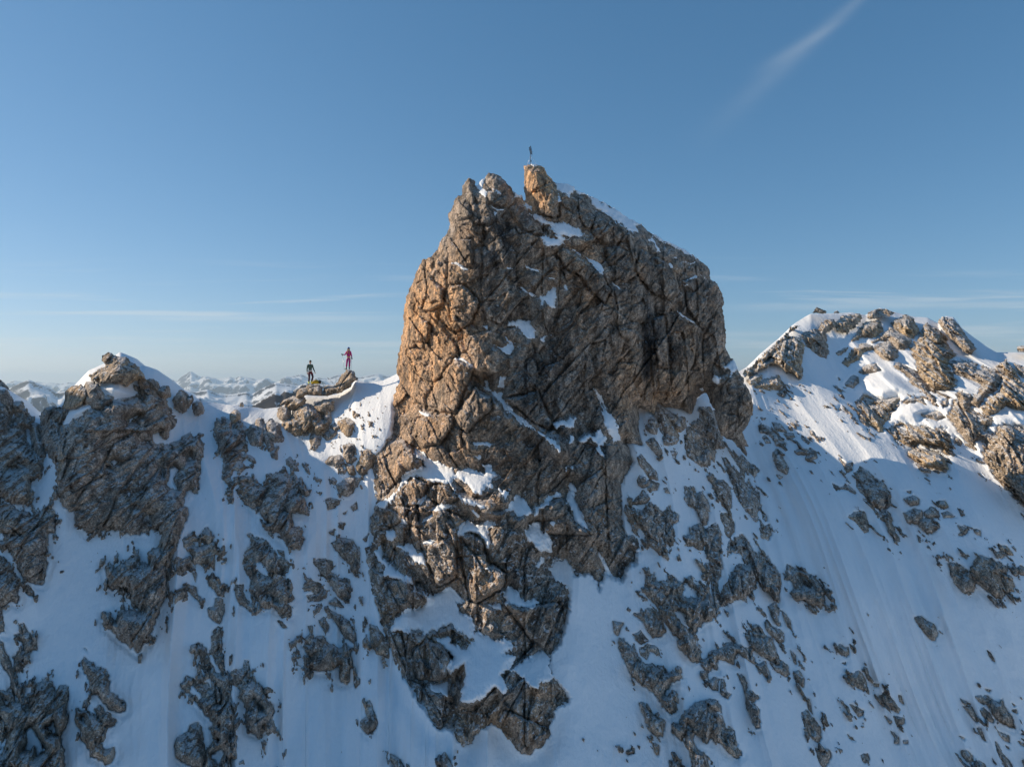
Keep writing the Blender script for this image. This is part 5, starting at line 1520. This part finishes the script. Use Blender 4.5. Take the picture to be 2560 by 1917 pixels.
def make_person(loc, rz, scale, label, J, look, mats, extras):
    """J: joints in metres, feet on z = 0, facing -y"""
    t = bpy.data.objects.new('person', None); COL.objects.link(t)
    t.location = loc; t.rotation_euler = (0, 0, rz); t.scale = (scale,) * 3
    tag(t, label, 'person')
    hd = Vector(J['head'])
    ch = [[(J['pelvis'], (0.115, 0.085)), (J['waist'], (0.105, 0.078)), (J['chest'], (0.125, 0.09)), (J['neck0'], 0.062), (J['neck'], 0.050), (tuple(hd + Vector((0, 0.006, -0.035))), (0.062, 0.072)),
           (tuple(hd + Vector((0, 0.008, 0.035))), (0.074, 0.090)), (tuple(hd + Vector((0, 0.012, 0.088))), (0.052, 0.062))]]
    # nose and ears
    ch.append([(tuple(hd + Vector((0, 0.006, -0.035))), (0.062, 0.072)), (tuple(hd + Vector((0, -0.088, -0.022))), 0.010)])
    for s, n in ((-1, 'r'), (1, 'l')):
        sh, el, wr = J['sh' + n], J['el' + n], J['wr' + n]
        ch.append([(J['chest'], (0.125, 0.09)), (sh, 0.056), (tuple((Vector(sh) + Vector(el)) / 2), 0.047), (el, 0.040), (tuple((Vector(el) * .6 + Vector(wr) * .4)), 0.038), (wr, 0.026)])
        for q in hand_chains(wr, el, s, J.get('curl' + n, 0.5)):
            ch.append(q)
        hp, kn, an, to = J['hp' + n], J['kn' + n], J['an' + n], J['to' + n]
        ch.append([(J['pelvis'], (0.115, 0.085)), (hp, 0.085), (tuple((Vector(hp) + Vector(kn)) / 2), 0.076), (kn, 0.056), (tuple(Vector(kn) * .62 + Vector(an) * .38), 0.054), (an, 0.036), (to, 0.030)])
    body = skin('body', ch, mats['skin'], t)
    # jacket
    jc = [[(J['waistlow'], (0.135, 0.105)), (J['waist'], (0.125, 0.098)), (J['chest'], (0.15, 0.112)), (J['neck0'], 0.078)]]
    for n in 'rl':
        sh, el, wr = Vector(J['sh' + n]), Vector(J['el' + n]), Vector(J['wr' + n])
        jc.append([(J['chest'], (0.15, 0.112)), (tuple(sh), 0.072), (tuple((sh + el) / 2), 0.060), (tuple(el), 0.053), (tuple(el * .5 + wr * .5), 0.046), (tuple(el * .08 + wr * .92), 0.036)])
    skin('jacket', jc, mats['jacket'], t)
    tr = [[(J['pelvis'], (0.135, 0.105)), (J['waistlow'], (0.128, 0.10))]]
    for n in 'rl':
        hp, kn, an = Vector(J['hp' + n]), Vector(J['kn' + n]), Vector(J['an' + n])
        tr.append([(J['pelvis'], (0.135, 0.105)), (tuple(hp), 0.102), (tuple((hp + kn) / 2), 0.092), (tuple(kn), 0.072), (tuple(kn * .55 + an * .45), 0.072), (tuple(kn * .18 + an * .82), 0.070)])
    skin('trousers', tr, mats['trousers'], t)
    for n in 'rl':
        kn, an, to = Vector(J['kn' + n]), Vector(J['an' + n]), Vector(J['to' + n])
        b = skin('boot', [[(tuple(an * .72 + kn * .28), 0.066), (tuple(an), 0.062), (tuple((an * .5 + to * .5) + Vector((0, 0, -0.012))), (0.052, 0.056)), (tuple(to), (0.045, 0.046))],
                          [(tuple(an), 0.062), (tuple(an + (an - to).normalized() * 0.05 + Vector((0, 0, -0.05))), 0.045)]], mats['boot'], t)
        bm = bmesh.new()
        dd = (to - an); dd.z = 0; dd.normalize()
        tube_bm(bm, [an - dd * 0.085 + Vector((0, 0, -0.082)), an + Vector((0, 0, -0.086)), to + dd * 0.045 + Vector((0, 0, -0.036 - to.z + 0.05))], [0.030, 0.034, 0.028], 8)
        put('sole', bm, mats['sole'], b)
    # eyes and mouth
    for s in (-1, 1):
        bm = bmesh.new(); ball_bm(bm, hd + Vector((s * 0.031, -0.076, 0.006)), (0.012, 0.009, 0.008), 10, 8)
        put('eye', bm, mats['dark'], body)
    bm = bmesh.new(); ball_bm(bm, hd + Vector((0, -0.072, -0.058)), (0.024, 0.010, 0.006), 10, 6)
    put('mouth', bm, mats['lip'], body)
    for f in extras:
        f(t, J, hd)
    return t


def helmet(col, rim):
    def f(t, J, hd):
        bm = bmesh.new(); ball_bm(bm, hd + Vector((0, 0.014, 0.035)), (0.108, 0.128, 0.112), 20, 14, z0=-0.12)
        h = put('helmet', bm, col, t)
        md = h.modifiers.new('s', 'SOLIDIFY'); md.thickness = 0.014
        bm = bmesh.new(); tube_bm(bm, [hd + Vector((math.cos(a) * 0.106, 0.014 + math.sin(a) * 0.126, 0.022)) for a in np.linspace(0, 2 * math.pi, 25)], 0.009, 8, False)
        put('rim', bm, rim, h)
        bm = bmesh.new()
        tube_bm(bm, [hd + Vector((-0.088, -0.01, 0.02)), hd + Vector((-0.06, -0.03, -0.075)), hd + Vector((0, -0.03, -0.105)), hd + Vector((0.06, -0.03, -0.075)), hd + Vector((0.088, -0.01, 0.02))], 0.006, 6)
        put('chin_strap', bm, rim, h)
    return f


def cap(col):
    def f(t, J, hd):
        bm = bmesh.new(); ball_bm(bm, hd + Vector((0, 0.012, 0.036)), (0.092, 0.110, 0.102), 18, 12, z0=-0.05)
        h = put('cap', bm, col, t)
        md = h.modifiers.new('s', 'SOLIDIFY'); md.thickness = 0.008
        bm = bmesh.new(); ball_bm(bm, hd + Vector((0, -0.104, 0.040)), (0.062, 0.052, 0.010), 14, 8)
        put('peak', bm, col, h)
    return f


def hair(col, long):
    def f(t, J, hd):
        bm = bmesh.new(); ball_bm(bm, hd + Vector((0, 0.026, 0.006)), (0.087, 0.088, 0.098), 16, 12)
        if long:
            for s in (-1, 1):
                tube_bm(bm, [hd + Vector((s * 0.07, 0.0, -0.03)), hd + Vector((s * 0.085, -0.03, -0.13)), hd + Vector((s * 0.075, -0.085, -0.25)), hd + Vector((s * 0.07, -0.12, -0.36))], [0.028, 0.030, 0.028, 0.012], 8)
        put('hair', bm, col, t)
    return f


def gloves(col):
    def f(t, J, hd):
        for n, s in (('r', -1), ('l', 1)):
            wr, el = Vector(J['wr' + n]), Vector(J['el' + n])
            d = (wr - el).normalized()
            chs = [[(tuple(wr - d * 0.03), 0.040), (tuple(wr), 0.037)]]
            for c in hand_chains(wr, el, s, J.get('curl' + n, 0.5)):
                chs.append([(p, (r[0] + .006, r[1] + .006) if isinstance(r, tuple) else r + 0.006) for p, r in c])
            skin('glove', chs, col, t)
    return f


def straps(col, pack):
    """shoulder straps, hip belt and the small pack on the back"""
    def f(t, J, hd):
        c = Vector(J['chest']); w = Vector(J['waistlow'])
        bm = bmesh.new()
        for s in (-1, 1):
            tube_bm(bm, [c + Vector((s * 0.09, 0.12, 0.12)), c + Vector((s * 0.095, 0.02, 0.175)), c + Vector((s * 0.10, -0.105, 0.09)), c + Vector((s * 0.11, -0.135, -0.06)), c + Vector((s * 0.135, -0.03, -0.20))], 0.020, 8)
        tube_bm(bm, [c + Vector((-0.10, -0.142, 0.0)), c + Vector((0.10, -0.142, 0.0))], 0.010, 6)
        tube_bm(bm, [w + Vector((math.cos(a) * 0.150, math.sin(a) * 0.122, 0.02)) for a in np.linspace(0, 2 * math.pi, 21)], 0.020, 8, False)
        put('harness_straps', bm, col, t)
        if pack:
            bm = bmesh.new(); ball_bm(bm, c + Vector((0, 0.19, -0.06)), (0.14, 0.09, 0.22), 16, 12)
            put('small_pack', bm, pack, t)
    return f


def harness(belt, leg):
    def f(t, J, hd):
        w = Vector(J['waistlow'])
        bm = bmesh.new()
        tube_bm(bm, [w + Vector((math.cos(a) * 0.150, math.sin(a) * 0.122, 0.0)) for a in np.linspace(0, 2 * math.pi, 21)], 0.022, 8, False)
        h = put('belt', bm, belt, t)
        for n in 'rl':
            hp, kn = Vector(J['hp' + n]), Vector(J['kn' + n])
            c = hp * .72 + kn * .28
            bm = bmesh.new()
            tube_bm(bm, [c + Vector((math.cos(a) * 0.112, math.sin(a) * 0.112, 0.02)) for a in np.linspace(0, 2 * math.pi, 19)], 0.018, 8, False)
            put('leg_loop', bm, leg, h)
    return f


def ski_pole(grip, tip, label, mats, group):
    grip, tip = Vector(grip), Vector(tip)
    t = bpy.data.objects.new('ski_pole', None); COL.objects.link(t)
    t.location = tip
    tag(t, label, 'ski pole', group)
    d = grip - tip; L = d.length; d.normalize()
    bm = bmesh.new(); tube_bm(bm, [Vector((0, 0, 0)), d * 0.05, d * (L - 0.12)], [0.004, 0.008, 0.010], 8); put('shaft', bm, mats['shaft'], t)
    bm = bmesh.new(); tube_bm(bm, [d * (L - 0.14), d * (L - 0.07), d * (L - 0.01), d * (L + 0.02)], [0.015, 0.018, 0.017, 0.023], 10); put('grip', bm, mats['grip'], t)
    side = d.cross(Vector((0, 1, 0))).normalized()
    bm = bmesh.new(); tube_bm(bm, [d * (L - 0.0), d * (L - 0.06) + side * 0.05, d * (L - 0.15) + side * 0.035, d * (L - 0.10)], 0.007, 6); put('wrist_strap', bm, mats['grip'], t)
    bm = bmesh.new()
    q = d.to_track_quat('Z', 'Y')
    tube_bm(bm, [d * 0.07, d * 0.085], [0.045, 0.040], 12); put('basket', bm, mats['grip'], t)
    return t


def build_people():
    M = {'skin': plain('skin', (0.62, 0.40, 0.30), 0.5), 'green': plain('green_fleece', (0.085, 0.13, 0.10), 0.9), 'green2': plain('sleeve_green', (0.12, 0.17, 0.08), 0.9),
         'maroon': plain('maroon_trousers', (0.07, 0.022, 0.032), 0.85), 'lime': plain('lime_boot', (0.72, 0.80, 0.03), 0.4), 'black': plain('black_rubber', (0.02, 0.02, 0.022), 0.6),
         'pink': plain('crimson_jacket', (0.55, 0.02, 0.24), 0.75), 'magenta': plain('magenta_trousers', (0.42, 0.035, 0.20), 0.75), 'white': plain('white_cloth', (0.78, 0.78, 0.76), 0.7),
         'blue': plain('blue_helmet', (0.03, 0.09, 0.32), 0.35), 'blond': plain('blond_hair', (0.55, 0.38, 0.17), 0.7), 'dark': plain('dark_eye', (0.02, 0.015, 0.012), 0.3),
         'lip': plain('lip', (0.42, 0.14, 0.12), 0.5), 'red': plain('red_webbing', (0.50, 0.03, 0.03), 0.7), 'orange': plain('orange_webbing', (0.65, 0.18, 0.05), 0.7),
         'greyboot': plain('grey_green_boot', (0.16, 0.24, 0.20), 0.5), 'brown': plain('brown_hair', (0.06, 0.035, 0.02), 0.7),
         'yellow': plain('yellow_nylon', (0.80, 0.46, 0.01), 0.55), 'rope': plain('teal_rope', (0.06, 0.16, 0.13), 0.8), 'alu': plain('grey_shaft', (0.30, 0.30, 0.30), 0.35, 0.7),
         'iron': plain('weathered_iron', (0.045, 0.05, 0.055), 0.55, 0.6), 'wire': plain('steel_wire', (0.75, 0.76, 0.78), 0.35, 0.6)}
    # the person in pink on top of the spire
    Yw = float(D_SNOW(872, 924)) - 0.10
    k = Yw / FPX
    base = P3(871.5, 924.0, Yw)
    J = {'pelvis': (0, 0, 0.90), 'waistlow': (0, 0, 0.98), 'waist': (0, 0.0, 1.08), 'chest': (0, 0.0, 1.28), 'neck0': (0.0, 0.0, 1.42), 'neck': (0.0, 0.0, 1.475), 'head': (0.0, -0.015, 1.575),
         'shr': (-0.155, 0, 1.36), 'elr': (-0.255, -0.03, 1.13), 'wrr': (-0.40, -0.16, 1.15), 'shl': (0.155, 0, 1.36), 'ell': (0.205, 0.0, 1.11), 'wrl': (0.255, -0.08, 0.93),
         'hpr': (-0.085, 0, 0.86), 'knr': (-0.125, -0.03, 0.49), 'anr': (-0.175, 0.0, 0.115), 'tor': (-0.200, -0.14, 0.05),
         'hpl': (0.085, 0, 0.86), 'knl': (0.075, -0.03, 0.49), 'anl': (0.055, 0.0, 0.115), 'tol': (0.090, -0.14, 0.05), 'curlr': 0.85, 'curll': 0.85}
    make_person(base, math.radians(4), 1.0, 'person in crimson jacket and magenta trousers on the rock spire, holding two ski poles', J, None,
                {'skin': M['skin'], 'jacket': M['pink'], 'trousers': M['magenta'], 'boot': M['greyboot'], 'sole': M['black'], 'dark': M['dark'], 'lip': M['lip']},
                [helmet(M['blue'], M['black']), hair(M['blond'], True), gloves(M['black']), straps(M['orange'], M['red'])])
    pm = {'shaft': M['alu'], 'grip': M['black']}
    ski_pole(base + Vector((-0.43, -0.19, 1.17)), base + Vector((-0.28, -0.20, -0.02)), 'ski pole held out on the left by the person in pink', pm, 'ski poles of the two climbers')
    ski_pole(base + Vector((0.265, -0.12, 0.94)), base + Vector((0.22, -0.14, -0.15)), 'ski pole held close on the right by the person in pink', pm, 'ski poles of the two climbers')
    # the person in green on the rounded rock
    Ym = float(D_SNOW(775, 960)) - 0.05
    basem = P3(775.5, 960.5, Ym)
    J2 = {'pelvis': (0, 0, 0.92), 'waistlow': (0, 0, 1.00), 'waist': (0, 0.0, 1.10), 'chest': (-0.01, 0.0, 1.32), 'neck0': (-0.01, 0.0, 1.47), 'neck': (0.0, -0.01, 1.535), 'head': (0.005, -0.03, 1.64),
          'shr': (-0.165, 0.02, 1.41), 'elr': (-0.215, 0.05, 1.12), 'wrr': (-0.215, 0.0, 0.87), 'shl': (0.15, -0.02, 1.41), 'ell': (0.225, -0.05, 1.13), 'wrl': (0.300, -0.15, 0.92),
          'hpr': (-0.085, 0, 0.88), 'knr': (-0.075, -0.04, 0.50), 'anr': (-0.10, 0.02, 0.115), 'tor': (-0.13, -0.14, 0.05),
          'hpl': (0.085, 0, 0.88), 'knl': (0.165, -0.14, 0.54), 'anl': (0.075, -0.06, 0.135), 'tol': (0.16, -0.19, 0.06), 'curlr': 0.35, 'curll': 0.4}
    make_person(basem, math.radians(28), 1.02, 'person in green top and lime boots standing beside the yellow backpack', J2, None,
                {'skin': M['skin'], 'jacket': M['green'], 'trousers': M['maroon'], 'boot': M['lime'], 'sole': M['black'], 'dark': M['dark'], 'lip': M['lip']},
                [cap(M['black']), hair(M['brown'], False), harness(M['white'], M['red'])])
    # pole leaning behind the rocks
    Yp = float(D_SNOW(830, 960)) + 0.1
    ski_pole(P3(819.5, 944.5, Yp), P3(840, 965, Yp + 0.15), 'dark ski pole leaning alone between the two standing rocks', pm, 'ski poles of the two climbers')
    # backpack
    Yb = Ym - 0.05
    t = bpy.data.objects.new('backpack', None); COL.objects.link(t)
    t.location = P3(790, 958.5, Yb - 0.1)
    t.scale = (1.12, 1.12, 1.25)
    tag(t, 'yellow backpack lying on the rock at the feet of the person in green', 'backpack')
    s = 13.587 / 100 * Yb / FPX      # metres per number in the outline below
    bm = bmesh.new()
    sec = [(-0.30, 0.10, 0.10), (-0.20, 0.17, 0.19), (-0.05, 0.20, 0.26), (0.10, 0.19, 0.24), (0.24, 0.15, 0.15), (0.33, 0.09, 0.08)]
    rings = []
    for x, wy, hz in sec:
        ring = []
        for a in np.linspace(0, 2 * math.pi, 17)[:-1]:
            n = 0.75
            cx, sz = math.cos(a), math.sin(a)
            ring.append(bm.verts.new((x + 0.02 * sz, wy * 0.8 * math.copysign(abs(cx) ** n, cx), hz * 0.5 + hz * 0.5 * math.copysign(abs(sz) ** n, sz) - 0.02)))
        rings.append(ring)
    for a, b in zip(rings, rings[1:]):
        for i in range(16):
            bm.faces.new((a[i], a[(i + 1) % 16], b[(i + 1) % 16], b[i]))
    bm.faces.new(rings[0]); bm.faces.new(rings[-1])
    b = put('pack_body', bm, M['yellow'], t)
    b.modifiers.new('s', 'SUBSURF').levels = 1
    bm = bmesh.new(); ball_bm(bm, (0.27, -0.05, 0.09), (0.10, 0.12, 0.09), 14, 10); put('dark_base', bm, M['black'], t)
    bm = bmesh.new()
    for yy in (-0.16, -0.10):
        tube_bm(bm, [(-0.22, yy, 0.08), (-0.08, yy - 0.05, 0.15), (0.10, yy - 0.05, 0.13), (0.25, yy, 0.08)], 0.014, 6)
    put('shoulder_strap', bm, M['black'], t)
    bm = bmesh.new()
    tube_bm(bm, [(0.20, 0.0, 0.20), (0.34, -0.05, 0.17), (0.46, -0.08, 0.07), (0.50, -0.10, -0.05), (0.53, -0.06, -0.16)], 0.012, 6)
    put('rope_end', bm, M['rope'], t)
    bm = bmesh.new(); tube_bm(bm, [(-0.06, 0.0, 0.24), (-0.02, 0.0, 0.31), (0.05, 0.0, 0.24)], 0.010, 6); put('haul_loop', bm, M['black'], t)
    # summit cross
    Yc = float(T_FRONT(1327, 418)) + 1.9
    kc = Yc / FPX
    t = bpy.data.objects.new('summit_cross', None); COL.objects.link(t)
    t.location = P3(1326.3, 416, Yc)
    tag(t, 'dark iron summit cross with ornate lattice head, seen nearly edge on atop the tower block', 'summit cross')
    bm = bmesh.new(); tube_bm(bm, [(0, 0, -0.2), (0.0, 0, 0.55), (0.012, 0, 0.90), (0.02, 0, 1.43)], [0.017, 0.016, 0.014, 0.006], 8); put('mast', bm, M['iron'], t)
    bm = bmesh.new()
    ca, sa = math.cos(math.radians(76)), math.sin(math.radians(76))     # the head is turned almost edge on
    def hp_(a, z):
        return (0.01 + a * ca, a * sa, z)
    for w in (0.36, 0.20):
        for s_ in (-1, 1):
            tube_bm(bm, [hp_(0, 0.80), hp_(s_ * w * .6, 0.92), hp_(s_ * w, 1.10), hp_(s_ * w * .62, 1.26), hp_(0, 1.38)], 0.013, 6)
    tube_bm(bm, [hp_(-0.46, 1.13), hp_(0.46, 1.13)], 0.016, 6)
    tube_bm(bm, [hp_(-0.30, 1.00), hp_(0.30, 1.22)], 0.011, 6); tube_bm(bm, [hp_(0.30, 1.00), hp_(-0.30, 1.22)], 0.011, 6)
    for s_ in (-1, 1):
        ball_bm(bm, hp_(s_ * 0.46, 1.13), (0.03, 0.03, 0.03), 8, 6)
        tube_bm(bm, [hp_(s_ * 0.36, 1.02), hp_(s_ * 0.50, 0.96)], 0.020, 6)
    put('lattice_head', bm, M['iron'], t)
    bm = bmesh.new(); tube_bm(bm, [(0.03, 0.0, 0.28), (0.035, 0, 0.36), (0.03, 0, 0.44)], [0.012, 0.035, 0.014], 8); put('mast_flag', bm, M['iron'], t)  # small flag-like thing low on the mast
    for dx, dy in ((0.42, -0.1), (-0.26, 0.1), (0.10, 0.5)):
        bm = bmesh.new(); tube_bm(bm, [(0.012, 0, 0.82), (dx, dy, 0.06 - abs(dy) * 0.2)], 0.0075, 6); put('guy_wire', bm, M['wire'], t)
build_rocks()
build_tower()
build_snow()
build_scree()
build_rubble()
build_people()
build_far()
build_spur()
build_haze()
